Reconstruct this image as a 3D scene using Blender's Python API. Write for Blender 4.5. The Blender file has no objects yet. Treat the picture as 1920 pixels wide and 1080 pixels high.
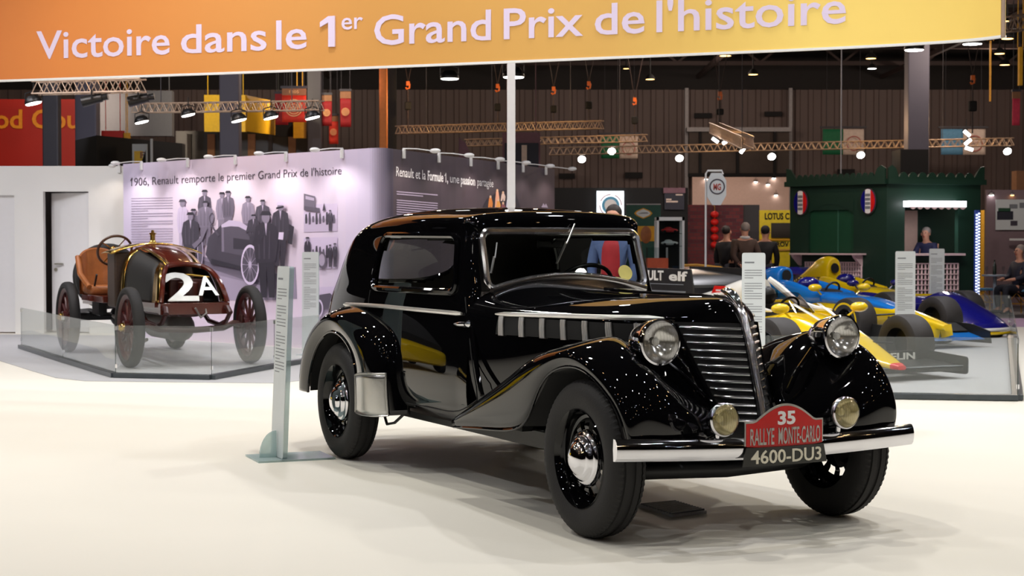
import bpy, bmesh, math, random
import numpy as np
from mathutils import Vector, Matrix
random.seed(7)
S = bpy.context.scene
COL = S.collection
PI = math.pi
# ------------------------------------------------------------------ camera
FPX, HC, PITCH = 3040.0, 1.37, math.atan(80/3040)
cd = bpy.data.cameras.new('camera'); cam = bpy.data.objects.new('camera', cd); COL.objects.link(cam)
cd.sensor_width = 36; cd.lens = 36*FPX/1920; cd.clip_end = 300; cd.clip_start = .1
cam.location = (0, 0, HC); cam.rotation_euler = (PI/2-PITCH, 0, 0)
S.camera = cam
cd.dof.use_dof = True; cd.dof.focus_distance = 8.6; cd.dof.aperture_fstop = 7.1
# ------------------------------------------------------------------ world, exposure
w = bpy.data.worlds.new('hall_air'); S.world = w; w.use_nodes = True
w.node_tree.nodes['Background'].inputs[0].default_value = (.85, .88, 1, 1)
w.node_tree.nodes['Background'].inputs[1].default_value = .035
S.view_settings.view_transform = 'Standard'; S.view_settings.look = 'None'
S.view_settings.exposure = 0; S.view_settings.gamma = 1
# ------------------------------------------------------------------ lamps of the hall, some added to brighten walls, banner and trusses
def lamp(kind, loc, power, color=(1, .96, .9), size=.1, aim=None, cone=130, blend=.6):
    d = bpy.data.lights.new(kind.lower()+'_lamp', kind); d.energy = power; d.color = color
    if kind == 'AREA': d.shape = 'DISK'; d.size = size
    else: d.shadow_soft_size = size
    if kind == 'SPOT': d.spot_size = math.radians(cone); d.spot_blend = blend
    o = bpy.data.objects.new(d.name, d); COL.objects.link(o); o.location = loc
    t = Vector(aim) if aim else Vector(loc)-Vector((0, 0, 1))
    o.rotation_euler = (t-Vector(loc)).to_track_quat('-Z', 'Y').to_euler()
    return o
for iy, (y, pw) in enumerate(((-2.5, 35), (1.5, 70), (5.5, 150), (9.5, 345), (13.5, 345), (17.5, 290))):      # rows of exhibition floods over the stand
    for ix in range(6):
        x = -8.2+3.3*ix+(1.1 if iy % 2 else 0)
        lamp('SPOT', (x+random.uniform(-.4, .4), y+random.uniform(-.4, .4), 6.3), pw, (1, .965, .9) if (ix+iy) % 3 else (.93, .94, 1), .07 if y < 8 else .10)
for x, y, p in ((-12, 19, 300), (-10.5, 22, 260), (-8, 20, 300), (-4, 20.5, 300), (0, 21, 260), (4, 19, 300), (7.5, 21, 300), (4, 23, 300), (8, 25.5, 250)):
    lamp('SPOT', (x, y, 6.2), p, (.97, .95, 1), .12)  # leftmost ones added to brighten the white wall and its reflection in the panes
for x, y in ((-14, 40), (-4, 42), (4, 40), (12, 42), (20, 42), (-10, 52), (6, 54), (16, 54)):
    lamp("POINT", (x, y, 6.9), 290, (1, .80, .66), .2)
for x in (-5.5, -2.5, .5, 3):                                  # unseen spots added to brighten the fascia banner
    lamp('SPOT', (x, 8.6, 5.6), 270, (1, .96, .92), .05, (x*1.0, 14.2-x*.32, 3.6), 75)
for px, py, ds, pw in ((800, 225, 38.6, 60), (1010, 222, 37.8, 60), (1120, 250, 40.6, 50), (1350, 262, 45, 50), (1640, 262, 44.6, 60), (1800, 252, 44.4, 50), (1375, 235, 32, 25), (160, 135, 21.6, 14), (420, 180, 22.6, 14)):   # unseen warm lamps added above the trusses to light them orange
    lamp('POINT', ((px-960)/FPX*ds, ds-.5, HC+(460-py)/FPX*ds+.35), pw, (1, .62, .28), .05)
lamp('SPOT', (-9.5, 19.5, 5.8), 420, (.97, .97, 1), .1, (-9, 25.2, 1.4), 100)  # unseen spot added to brighten the white wall
lamp('SPOT', (-7.2, 18.6, 5.8), 380, (1, .95, .97), .1, (-3.8, 22.6, 1.5), 80)  # unseen spot added to brighten the pale picture wall
for i in range(64):                                             # warm and cold lamps further off in the hall, behind and beside the camera
    a = random.uniform(.62*PI, 2.38*PI); r = random.uniform(9, 24)
    lamp('POINT', (r*math.cos(a), 6+r*math.sin(a), random.uniform(4.5, 8.5)), 15, (1, .62, .3) if i % 2 else (.8, .85, 1), .06)

# ------------------------------------------------------------------ helpers
def lin(c):
    return tuple(((v/255)/12.92 if v/255 <= .04045 else ((v/255+.055)/1.055)**2.4) for v in c)
MATS = {}
def M(name, rgb, rough=.5, metal=0., coat=0., spec=.5, var=.08, scale=12., bump=0., bscale=60., emit=0., alpha=1., sheen=0.):
    """procedural principled material: colour broken up by noise, optional fine bump"""
    m = bpy.data.materials.new(name); m.use_nodes = True; n = m.node_tree.nodes; k = m.node_tree.links
    p = n['Principled BSDF']; c = lin(rgb)
    tc = n.new('ShaderNodeTexCoord'); nz = n.new('ShaderNodeTexNoise'); nz.inputs['Scale'].default_value = scale; nz.inputs['Detail'].default_value = 4
    k.new(tc.outputs['Object'], nz.inputs['Vector'])
    rp = n.new('ShaderNodeValToRGB'); e = rp.color_ramp.elements
    e[0].position, e[1].position = .3, .7
    e[0].color = tuple(max(0, v*(1-var)) for v in c)+(1,); e[1].color = tuple(min(1, v*(1+var)) for v in c)+(1,)
    k.new(nz.outputs['Fac'], rp.inputs[0]); k.new(rp.outputs[0], p.inputs['Base Color'])
    p.inputs['Roughness'].default_value = rough; p.inputs['Metallic'].default_value = metal
    p.inputs['Coat Weight'].default_value = coat; p.inputs['Coat Roughness'].default_value = .02
    p.inputs['Specular IOR Level'].default_value = spec
    if emit: k.new(rp.outputs[0], p.inputs['Emission Color']); p.inputs['Emission Strength'].default_value = emit
    if bump:
        b = n.new('ShaderNodeBump'); b.inputs['Strength'].default_value = bump; b.inputs['Distance'].default_value = .01
        z = n.new('ShaderNodeTexNoise'); z.inputs['Scale'].default_value = bscale; k.new(tc.outputs['Object'], z.inputs['Vector'])
        k.new(z.outputs['Fac'], b.inputs['Height']); k.new(b.outputs[0], p.inputs['Normal'])
    MATS[name] = m
    return m
def glass(name, tint=(.9, .95, .93), refl=1., rough=.0, haze=0., hazecol=(200, 205, 205)):
    """thin pane: clear with a fresnel reflection, optional diffuse veil"""
    m = bpy.data.materials.new(name); m.use_nodes = True; n = m.node_tree.nodes; k = m.node_tree.links
    n.remove(n['Principled BSDF']); out = n['Material Output']
    t = n.new('ShaderNodeBsdfTransparent'); t.inputs[0].default_value = (*tint, 1)
    g = n.new('ShaderNodeBsdfGlossy'); g.inputs['Roughness'].default_value = rough
    f = n.new('ShaderNodeFresnel'); ge = n.new('ShaderNodeNewGeometry')      # same fresnel from both sides of the thin pane
    io = n.new('ShaderNodeMapRange'); io.inputs[3].default_value = 1.45; io.inputs[4].default_value = 1/1.45
    k.new(ge.outputs['Backfacing'], io.inputs[0]); k.new(io.outputs[0], f.inputs[0])
    q = n.new('ShaderNodeMath'); q.operation = 'MULTIPLY'; q.inputs[1].default_value = refl; k.new(f.outputs[0], q.inputs[0])
    x = n.new('ShaderNodeMixShader'); k.new(q.outputs[0], x.inputs[0]); k.new(t.outputs[0], x.inputs[1]); k.new(g.outputs[0], x.inputs[2])
    if haze:
        d = n.new('ShaderNodeBsdfDiffuse'); d.inputs[0].default_value = (*lin(hazecol), 1)
        y = n.new('ShaderNodeMixShader'); y.inputs[0].default_value = haze
        k.new(x.outputs[0], y.inputs[1]); k.new(d.outputs[0], y.inputs[2]); x = y
    k.new(x.outputs[0], out.inputs[0]); MATS[name] = m
    return m
def nspline(P, n):
    """natural cubic spline (uniform) through rows of P, sampled n+1 times"""
    P = np.array(P, float); N = len(P)
    if N == 2: return np.array([P[0]+(P[1]-P[0])*i/n for i in range(n+1)])
    A = np.zeros((N, N)); R = np.zeros_like(P); A[0, 0] = A[-1, -1] = 1
    for i in range(1, N-1):
        A[i, i-1] = A[i, i+1] = 1; A[i, i] = 4; R[i] = 6*(P[i-1]-2*P[i]+P[i+1])
    Mm = np.linalg.solve(A, R.reshape(N, -1)).reshape(P.shape)
    out = []
    for s in range(n+1):
        t = s/n*(N-1); i = min(int(t), N-2); u = t-i
        out.append(Mm[i]*(1-u)**3/6+Mm[i+1]*u**3/6+(P[i]-Mm[i]/6)*(1-u)+(P[i+1]-Mm[i+1]/6)*u)
    return np.array(out)
def patch(ctrl, nu, nv):
    """bicubic surface through a net of control points [row][col]"""
    a = nspline(ctrl, nu)
    return np.swapaxes(nspline(np.swapaxes(a, 0, 1), nv), 0, 1)
def basis(axis):
    w = Vector(axis).normalized(); u = w.orthogonal().normalized()
    if abs(w.z) < .9: u = Vector((0, 0, 1)).cross(w).normalized()
    return u, w.cross(u), w
class B:
    """collects shapes for ONE mesh"""
    def __init__(s): s.v = []; s.f = []
    def add(s, v, f):
        k = len(s.v); s.v += [tuple(map(float, q)) for q in v]; s.f += [tuple(i+k for i in g) for g in f]; return s
    def box(s, x0, y0, z0, x1, y1, z1, fn=None):
        v = [Vector((x, y, z)) for z in (z0, z1) for y in (y0, y1) for x in (x0, x1)]
        if fn: v = [fn(q) for q in v]
        return s.add(v, [(0, 2, 3, 1), (4, 5, 7, 6), (0, 1, 5, 4), (2, 6, 7, 3), (0, 4, 6, 2), (1, 3, 7, 5)])
    def obox(s, c, ux, uy, uz):
        c, ux, uy, uz = map(Vector, (c, ux, uy, uz))
        return s.box(-1, -1, -1, 1, 1, 1, lambda q: c+ux*q.x+uy*q.y+uz*q.z)
    def bar(s, p, q, w, h=None, up=(0, 0, 1)):
        p, q = Vector(p), Vector(q); d = q-p; a = d.normalized(); u = Vector(up)
        if abs(a.dot(u)) > .99: u = Vector((1, 0, 0))
        sx = a.cross(u).normalized(); sz = sx.cross(a)
        return s.obox((p+q)/2, d/2, sx*w/2, sz*(h or w)/2)
    def cyl(s, p, q, r, r2=None, n=16, cap=True):
        p, q = Vector(p), Vector(q); r2 = r if r2 is None else r2; u, v, _ = basis(q-p)
        P = [p+(u*math.cos(2*PI*i/n)+v*math.sin(2*PI*i/n))*r for i in range(n)]+[q+(u*math.cos(2*PI*i/n)+v*math.sin(2*PI*i/n))*r2 for i in range(n)]
        F = [(i, (i+1) % n, n+(i+1) % n, n+i) for i in range(n)]
        if cap: F += [tuple(range(n-1, -1, -1)), tuple(range(n, 2*n))]
        return s.add(P, F)
    def tube(s, path, r, n=8, closed=False, cap=True, flat=None, up=None):
        path = [Vector(p) for p in path]; N = len(path); P = []; prev = None
        for i, p in enumerate(path):
            a = path[(i+1) % N] if closed or i < N-1 else p; b = path[i-1] if closed or i else p
            t = (a-b).normalized()
            if up: u = Vector(up).cross(t).normalized()
            elif prev is None: u = basis(t)[0]
            else: u = (prev-t*prev.dot(t)).normalized()
            prev = u; v = t.cross(u); rr = r[i] if isinstance(r, (list, tuple)) else r
            P += [p+u*math.cos(2*PI*k/n)*rr+v*math.sin(2*PI*k/n)*rr*(flat or 1) for k in range(n)]
        F = [(i*n+k, i*n+(k+1) % n, ((i+1) % N)*n+(k+1) % n, ((i+1) % N)*n+k) for i in range(N if closed else N-1) for k in range(n)]
        if cap and not closed: F += [tuple(range(n-1, -1, -1)), tuple(range((N-1)*n, N*n))]
        return s.add(P, F)
    def lathe(s, prof, o=(0, 0, 0), axis=(0, 0, 1), n=32, fn=None, skip=None, closed=False):
        o = Vector(o); u, v, w = basis(axis); m = len(prof); P = []
        for i in range(n):
            c, sn = math.cos(2*PI*i/n), math.sin(2*PI*i/n)
            for j, (a, r) in enumerate(prof):
                if fn: r = fn(i, j, a, r)
                P.append(o+w*a+(u*c+v*sn)*r)
        F = [(i*m+j, ((i+1) % n)*m+j, ((i+1) % n)*m+(j+1) % m, i*m+(j+1) % m) for i in range(n) for j in range(m if closed else m-1) if not (skip and skip(i, j))]
        return s.add(P, F)
    def grid(s, P, flip=False, keep=None):
        nu, nv = len(P), len(P[0]); F = []
        for i in range(nu-1):
            for j in range(nv-1):
                if keep and not keep(i, j): continue
                q = (i*nv+j, (i+1)*nv+j, (i+1)*nv+j+1, i*nv+j+1); F.append(q[::-1] if flip else q)
        return s.add([p for row in P for p in row], F)
    def prism(s, poly, o, u, v, d):
        """polygon poly (a,b) in the plane o+a*u+b*v, extruded by vector d"""
        o, u, v, d = map(Vector, (o, u, v, d)); n = len(poly)
        P = [o+u*a+v*b for a, b in poly]; P += [p+d for p in P]
        F = [tuple(range(n)), tuple(range(2*n-1, n-1, -1))]+[(i, n+i, n+(i+1) % n, (i+1) % n) for i in range(n)]
        return s.add(P, F)
    def ball(s, c, rx, ry=None, rz=None, n=16, m=10):
        ry = rx if ry is None else ry; rz = rx if rz is None else rz; c = Vector(c); P = []
        for j in range(m+1):
            a = PI*j/m-PI/2
            P += [c+Vector((rx*math.cos(a)*math.cos(2*PI*i/n), ry*math.cos(a)*math.sin(2*PI*i/n), rz*math.sin(a))) for i in range(n)]
        return s.add(P, [(j*n+i, j*n+(i+1) % n, (j+1)*n+(i+1) % n, (j+1)*n+i) for j in range(m) for i in range(n)])
    def make(s, name, mat, parent=None, smooth=True, bevel=0, thick=0, angle=40, norm=True, loc=None):
        me = bpy.data.meshes.new(name); me.from_pydata(s.v, [], s.f)
        bm = bmesh.new(); bm.from_mesh(me); bmesh.ops.remove_doubles(bm, verts=bm.verts, dist=1e-5)
        bmesh.ops.dissolve_degenerate(bm, edges=bm.edges, dist=1e-6)
        loose = [v for v in bm.verts if not v.link_faces]
        if loose: bmesh.ops.delete(bm, geom=loose, context='VERTS')
        if norm: bmesh.ops.recalc_face_normals(bm, faces=bm.faces)
        if smooth:
            for f in bm.faces: f.smooth = True
            for e in bm.edges:
                if len(e.link_faces) == 2 and e.calc_face_angle(0) > math.radians(angle): e.smooth = False
        bm.to_mesh(me); bm.free()
        o = bpy.data.objects.new(name, me); COL.objects.link(o); me.materials.append(MATS[mat] if isinstance(mat, str) else mat)
        if parent: o.parent = parent
        if loc: o.location = loc
        if bevel:
            b = o.modifiers.new('bevel', 'BEVEL'); b.width = bevel; b.segments = 3; b.limit_method = 'ANGLE'
        if thick:
            t = o.modifiers.new('solid', 'SOLIDIFY'); t.thickness = thick; t.offset = -1
        return o
def tag(o, label, cat, group=None):
    o['label'] = label; o['category'] = cat
    if group: o['group'] = group
    return o
def thing(name, label, cat, loc=(0, 0, 0), rz=0, group=None):
    o = bpy.data.objects.new(name, None); COL.objects.link(o); o.location = loc; o.rotation_euler = (0, 0, rz); o.empty_display_size = .2
    return tag(o, label, cat, group)
def structure(o): o['kind'] = 'structure'; return o
def kids(o): return [c for c in bpy.data.objects if c.parent == o]
def dup(o, parent=None, label=None, loc=None, rz=None, group=None):
    c = o.copy(); COL.objects.link(c)
    if parent: c.parent = parent
    if label: c['label'] = label
    if group: c['group'] = group
    if loc is not None: c.location = loc
    if rz is not None: c.rotation_euler = (0, 0, rz)
    for ch in kids(o): dup(ch, c)
    return c
def lettering(s, name, mat, parent, fn, u0, u1, v0, v1, bold=0., depth=.003, cap=None, fit=True):
    """words as solid letters: the box u0..u1 x v0..v1 (v0 baseline, v1 capital height) is mapped to space by fn(u,v,w)"""
    c = bpy.data.curves.new(name, 'FONT'); c.body = s; c.size = 1; c.extrude = .5; c.offset = bold; c.resolution_u = 3
    t = bpy.data.objects.new(name, c); COL.objects.link(t)
    me = bpy.data.meshes.new_from_object(t.evaluated_get(bpy.context.evaluated_depsgraph_get()))
    COL.objects.unlink(t); bpy.data.objects.remove(t)
    xs = [q.co.x for q in me.vertices]; x0, x1 = min(xs), max(xs); ch = cap or .73
    for q in me.vertices:
        q.co = fn(u0+(q.co.x-x0)/(x1-x0)*(u1-u0), v0+q.co.y/ch*(v1-v0), (q.co.z+.5)*depth)
    me.name = name
    o = bpy.data.objects.new(name, me); COL.objects.link(o); me.materials.clear(); me.materials.append(MATS[mat])
    if parent: o.parent = parent
    return o
def G(px, py, z=0.):
    """world point at height z that the photograph shows at this pixel"""
    d = RAY(px, py); t = (z-HC)/d.z; return Vector((0, 0, HC))+d*t
def RAY(px, py):
    c, s = math.cos(-PITCH), math.sin(-PITCH); x, y, z = (px-960)/FPX, 1., (540-py)/FPX
    return Vector((x, y*c-z*s, y*s+z*c))
def D(px, py, dist):
    d = RAY(px, py); return Vector((0, 0, HC))+d*(dist/d.y)

# ------------------------------------------------------------------ materials
M('black_paint', (7, 7, 9), .5, coat=1, spec=0, var=.1, scale=3)
M('black_chassis', (14, 14, 15), .45)
M('chrome', (225, 225, 230), .06, metal=1, var=.02)
M('aluminium', (185, 185, 182), .28, metal=1, var=.08, scale=6, bump=.05)
M('headliner_cloth', (30, 27, 25), .9)
M('satin_chrome', (232, 232, 236), .16, metal=1, var=.02)
M('bright_trim', (236, 234, 230), .3, metal=.75, var=.03)
M('tyre', (26, 25, 25), .72, var=.12, scale=8, bump=.15, bscale=120)
M('slick_tyre', (44, 41, 40), .6, var=.12, scale=8)
M('black_plastic', (18, 18, 19), .4)
M('matt_black', (10, 10, 11), .8)
M('red_enamel', (196, 22, 20), .25, var=.05)
M('plate_black', (44, 44, 40), .35)
M('letter_cream', (232, 226, 205), .4)
M('white_paint', (236, 236, 236), .35, var=.02)
M('leather_dark', (48, 36, 30), .55, var=.2, scale=20)
M('leather_brown', (150, 88, 42), .42, var=.2, scale=9, bump=.1)
M('brass', (216, 178, 96), .18, metal=1, var=.08, scale=6)
M('red_brown_paint', (84, 30, 20), .18, coat=.8, var=.15, scale=5)
M('dark_red_metal', (62, 26, 22), .35, var=.2, scale=9)
M('grille_mesh', (22, 22, 20), .5)
M('sticker_yellow', (226, 214, 120), .5)
M('floor_cream', (226, 222, 210), .55, var=.015, scale=.7)
M('floor_grey', (176, 176, 178), .6, var=.02, scale=2)
M('hall_floor', (66, 64, 70), .5, var=.1, scale=1.5)
M('hall_carpet', (176, 146, 176), .8, var=.04, scale=1)
M('wall_white', (228, 228, 226), .6, var=.01, scale=2)
M('door_white', (222, 222, 224), .5, var=.01)
M('door_gap', (96, 92, 94), .6)
M('truss_metal', (178, 156, 138), .4, metal=.5, var=.08)
M('white_plastic', (225, 226, 226), .4, var=.02)
M('sign_panel', (206, 212, 214), .45, var=.01)
M('text_grey', (120, 124, 130), .6)
M('text_dark', (62, 56, 70), .6)
M('text_white', (238, 236, 240), .6)
M('lavender_white', (226, 210, 236), .6, var=.01)
glass('car_glass', (.74, .78, .76), 1.1)
glass('lens_glass', (.95, .95, .93), 1.5, .02, .10, (215, 208, 190))  # haze: scatter of the ribs, plus bright reflections put into the colour
glass('barrier_glass', (.93, .95, .94), .8, .0, .07)  # haze puts the pale reflections of the surroundings into the pane colour
glass('clear_glass', (.85, .9, .9), 1.)
M('lens_yellow', (214, 200, 120), .15, var=.25, scale=40, bump=.3, bscale=90)
M('lamp_white', (255, 252, 248), .5, emit=14., var=.01)
M('lamp_warm', (255, 196, 120), .5, emit=7., var=.01)
M('lamp_tube', (250, 246, 255), .5, emit=3.5, var=.01)
M('orange_paint', (206, 120, 50), .6)
glass('lens_fog', (.93, .88, .68), 1.5, .02, .22, (214, 200, 140))
# ------------------------------------------------------------------ setting: floor, hall shell
b = B(); b.box(-60, -40, -.3, 60, 64, -.012); structure(b.make('floor', 'hall_floor', smooth=False))
b = B(); b.box(-16, -8, -.012, 16, 27.2, 0)                    # cream floor of the exhibition stand
structure(b.make('floor_stand', 'floor_cream', smooth=False))
b = B(); b.box(2.5, 27.2, -.012, 16, 30.5, -.004); structure(b.make('floor_aisle', 'hall_carpet', smooth=False))
def ribbed(name, x0, x1, y, z0, z1, mat, pitch=.5, dep=.06):
    pts = []; x = x0
    while x < x1:
        pts += [(x, 0), (x+pitch*.55, 0), (x+pitch*.62, -dep), (x+pitch*.93, -dep)]; x += pitch
    pts += [(x1, 0), (x1, .2), (x0, .2)]
    return B().prism(pts, (0, y, z0), (1, 0, 0), (0, 1, 0), (0, 0, z1-z0)).make(name, mat, smooth=False)
M('hall_cladding', (104, 88, 84), .6, var=.06, scale=.6); M('hall_dark', (30, 26, 26), .8)
M('ceiling_dark', (20, 17, 17), .9); M('beam_dark', (52, 38, 36), .7)
structure(ribbed('wall_back', -30, 30, 62, -.012, 7.3, 'hall_cladding'))
b = B(); b.box(-30, 61.9, 7.3, 30, 62.2, 9.6); structure(b.make('wall_back_upper', 'hall_dark', smooth=False))
for nm, x in (('wall_left', -30), ('wall_right', 30)):
    b = B(); b.box(x-.2, -30, -.012, x, 62, 9.6); structure(b.make(nm, 'hall_dark', smooth=False))
b = B(); b.box(-30, -30.2, -.012, 30, -30, 9.6); structure(b.make('wall_front', 'hall_dark', smooth=False))
b = B(); b.box(-30, -30, 9.6, 30, 62, 9.8); structure(b.make('ceiling', 'ceiling_dark', smooth=False))
b = B()                                                        # steelwork under the roof
for y in range(24, 62, 5):
    b.box(-30, y, 7.9, 30, y+.16, 8.05); b.box(-30, y, 9.1, 30, y+.16, 9.25)
    for x in range(-30, 30, 3): b.bar((x, y+.08, 8), (x+1.5, y+.08, 9.2), .08); b.bar((x+1.5, y+.08, 9.2), (x+3, y+.08, 8), .08)
for x in range(-28, 30, 7):
    b.box(x, 20, 7.7, x+.14, 62, 7.85)
    for y in range(20, 62, 3): b.bar((x, y, 7.8), (x+2.2, y+1.5, 8.9), .06)
structure(b.make('trim_1', 'beam_dark', smooth=False))
# ================================================================== the black coupe
CO, CF = Vector((1.006, 7.914, 0)), Vector((.453, -.892, 0)).normalized()
car = thing('vintage_car', 'glossy black vintage rally coupe with red number 35 plate and chrome grille', 'car', CO, math.atan2(CF.y, CF.x))
def mir(P): return [[x, -y, z] for x, y, z in P]
# ---- cabin: half sections from sill to roof centre, right side (y negative), mirrored
def row(x, *yz): return [((x, -p[0], p[1]) if len(p) == 2 else (p[2], -p[0], p[1])) for p in yz]
cab = [
 row(-4.27, (.30, .47), (.31, .50), (.31, .56), (.28, .62), (.25, .64), (.21, .66), (.16, .675), (.10, .685), (0, .69)),
 row(-4.20, (.38, .44), (.40, .50), (.40, .62), (.36, .74), (.33, .79), (.29, .83), (.23, .86), (.14, .88), (0, .89)),
 row(-4.05, (.48, .42), (.52, .50), (.525, .66), (.49, .84), (.46, .93), (.42, 1.00), (.35, 1.05), (.23, 1.08), (0, 1.095)),
 row(-3.84, (.54, .42), (.60, .50), (.61, .69), (.585, .92), (.555, 1.04), (.51, 1.14), (.455, 1.235), (.32, 1.285), (0, 1.31)),
 row(-3.58, (.57, .42), (.645, .50), (.66, .70), (.635, .96), (.61, 1.09), (.575, 1.23), (.53, 1.36), (.41, 1.44), (0, 1.475)),
 row(-3.25, (.585, .41), (.665, .49), (.685, .70), (.665, .98), (.645, 1.10), (.61, 1.28), (.57, 1.43), (.46, 1.525), (0, 1.568)),
 row(-2.85, (.59, .39), (.68, .48), (.70, .70), (.68, .99), (.66, 1.11), (.63, 1.29), (.585, 1.45), (.49, 1.557), (0, 1.602)),
 row(-2.40, (.595, .37), (.68, .47), (.70, .70), (.68, .99), (.66, 1.11), (.63, 1.29), (.59, 1.455), (.505, 1.56), (0, 1.605)),
 row(-2.00, (.59, .36), (.67, .46), (.69, .70), (.665, .985), (.64, 1.11), (.615, 1.29), (.58, 1.455), (.505, 1.552), (0, 1.592)),
 row(-1.74, (.58, .36), (.66, .46), (.675, .70, -1.70), (.645, .98, -1.68), (.615, 1.11, -1.68), (.595, 1.28, -1.71), (.572, 1.455, -1.73), (.487, 1.548), (0, 1.572)),
 row(-1.66, (.576, .36, -1.64), (.652, .46, -1.62), (.668, .70, -1.60), (.637, .98, -1.60), (.604, .11+1, -1.61), (.586, 1.28, -1.645), (.56, 1.455, -1.685), (.48, 1.54), (0, 1.562)),
 row(-1.62, (.575, .36, -1.57), (.65, .46, -1.55), (.664, .70, -1.53), (.622, .985, -1.54), (.585, 1.11, -1.555), (.568, 1.28, -1.60), (.543, 1.452, -1.645), (.472, 1.514, -1.632), (0, 1.53, -1.622)),
 row(-1.60, (.575, .36, -1.5), (.65, .46, -1.48), (.66, .70, -1.47), (.60, 1.00, -1.50), (.55, 1.115, -1.515), (.54, 1.28, -1.572), (.515, 1.437, -1.622), (.465, 1.463, -1.618), (0, 1.47, -1.615)),
]
cab = np.array([r+mir(r[:-1])[::-1] for r in cab], float)
NU, NV = 110, 128
CP = patch(cab, NU, NV)
# side window outline in (x,z), front edge leaning with the pillar
def rrect(pts, r, n=6):
    out = []; N = len(pts)
    for i in range(N):
        p, a, c = Vector(pts[i]), Vector(pts[i-1]), Vector(pts[(i+1) % N]); d1, d2 = (a-p).normalized(), (c-p).normalized()
        s, e = p+d1*r, p+d2*r
        for k in range(n+1):
            t = k/n; out.append(tuple(s*(1-t)**2+p*2*t*(1-t)+e*t*t))
    return out
WIN = rrect([(-2.845, 1.105), (-1.70, 1.105), (-1.755, 1.425), (-2.82, 1.435)], .075)
REAR = rrect([(-3.50, 1.13), (-3.05, 1.12), (-3.05, 1.37), (-3.35, 1.37)], .06)
def inside(x, z, poly):
    c = False; n = len(poly)
    for i in range(n):
        (x1, z1), (x2, z2) = poly[i], poly[i-1]
        if (z1 > z) != (z2 > z) and x < (x2-x1)*(z-z1)/(z2-z1)+x1: c = not c
    return c
def cen(i, j): return (CP[i][j]+CP[i+1][j]+CP[i][j+1]+CP[i+1][j+1])/4
def in_back(i, j):
    q = cen(i, j); return q[0] < -3.2 and (abs(q[1])/.40)**2.6+(abs(q[2]-1.275)/.155)**2.6 < 1
def in_win(i, j):
    q = cen(i, j); return (abs(q[1]) > .5 and inside(q[0], q[2], WIN)) or in_back(i, j)
def side_y(x, z, sgn=-1, off=0.):
    """body side surface above the belt at (x,z)"""
    best = None; rng = range(0, NV//2+1)
    X = CP[:, :NV//2-10, :]; d = (X[..., 0]-x)**2+(X[..., 2]-z)**2
    k = np.argsort(d, axis=None)[:4]; q = X.reshape(-1, 3)[k]; wgt = 1/(d.reshape(-1)[k]+1e-6)
    return Vector((x, sgn*(-(q[:, 1]*wgt).sum()/wgt.sum()+off), z))
bw = B(); bw.grid(CP*np.array([.998, .98, .995]), keep=in_back); bw.make('rear_window', 'car_glass', car, norm=False)
bl_ = []
for t_ in np.linspace(0, 2*PI, 49)[:-1]:
    y_, z_ = .405*math.copysign(abs(math.cos(t_))**.77, math.cos(t_)), 1.275+.158*math.copysign(abs(math.sin(t_))**.77, math.sin(t_)); k_ = np.argmin((CP[..., 1]-y_)**2+(CP[..., 2]-z_)**2+100*(CP[..., 0] > -3.2)); q_ = CP.reshape(-1, 3)[k_]; bl_.append((q_[0]-.004, y_, z_))
B().tube(bl_, .016, 8, closed=True).make('rear_window_frame', 'black_paint', car)
bd = B(); bd.grid(CP, keep=lambda i, j: not in_win(i, j)); body = bd.make('body_shell', 'black_paint', car)
HL = CP.copy(); HL[..., 1] *= .955; HL[..., 2] = np.where(HL[..., 2] > 1.0, HL[..., 2]-.022, HL[..., 2])
hl = B(); hl.grid(HL[4:-12], keep=lambda i, j: not in_win(i+4, j)); hl.make('headliner', 'headliner_cloth', car)
for sg in (-1, 1):
    gl = B(); P = CP.copy(); P[..., 1] *= .972
    gl.grid(P, keep=lambda i, j: in_win(i, j) and not in_back(i, j) and cen(i, j)[1]*sg > 0); gl.make('side_window', 'car_glass', car, norm=False)
    lp = []
    for i, (x, z) in enumerate(WIN):
        x2, z2 = WIN[(i+1) % len(WIN)]; m = max(1, int(math.hypot(x2-x, z2-z)/.06))
        lp += [side_y(x+(x2-x)*k/m, z+(z2-z)*k/m, sg, .004) for k in range(m)]
    B().tube(lp, .019, 8, closed=True).make('window_frame', 'black_paint', car)
    B().tube([side_y(-3.33+i*.05, .985+.012*math.sin(min(1, i/16)*PI/2)-.0004*max(0, i-16), sg, .010) for i in range(36)], [.006]+[.0125]*34+[.008], 8).make('belt_trim', 'bright_trim', car)
    # door seams and the lower door curve
    dx = lambda z: -1.62+.33*(1.12-z)/.6
    seam = [side_y(dx(1.08-.06*i), 1.08-.06*i, sg, .002) for i in range(9)]+[side_y(-1.33-.07*i, .53-.10*math.sin(min(1, i/6)*PI/2), sg, .002) for i in range(15)]
    B().tube(seam, .0035, 6).make('door_seam', 'matt_black', car)
    B().tube([side_y(-2.875-.0*i, 1.09-.05*i, sg, .002) for i in range(5)], .0035, 6).make('door_seam', 'matt_black', car)
    B().tube([side_y(dx(1.40-.04*i)+.055, 1.40-.04*i, sg, .004) for i in range(8, 22)], .013, 8).make('door_pillar', 'black_paint', car)
    h = side_y(-1.50, .935, sg, .0); hb = B()
    hb.lathe([(0, .004), (.0, .026), (.008, .03), (.014, .02), (.035, .009), (.04, 0)], h, (0, sg, 0), 16)
    hb.tube([h+Vector((.0, sg*.035, .0)), h+Vector((-.05, sg*.042, -.002)), h+Vector((-.10, sg*.04, -.004)), h+Vector((-.15, sg*.034, -.004))], [.012, .014, .011, .004], 10)
    hb.make('door_handle', 'chrome', car)
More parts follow.
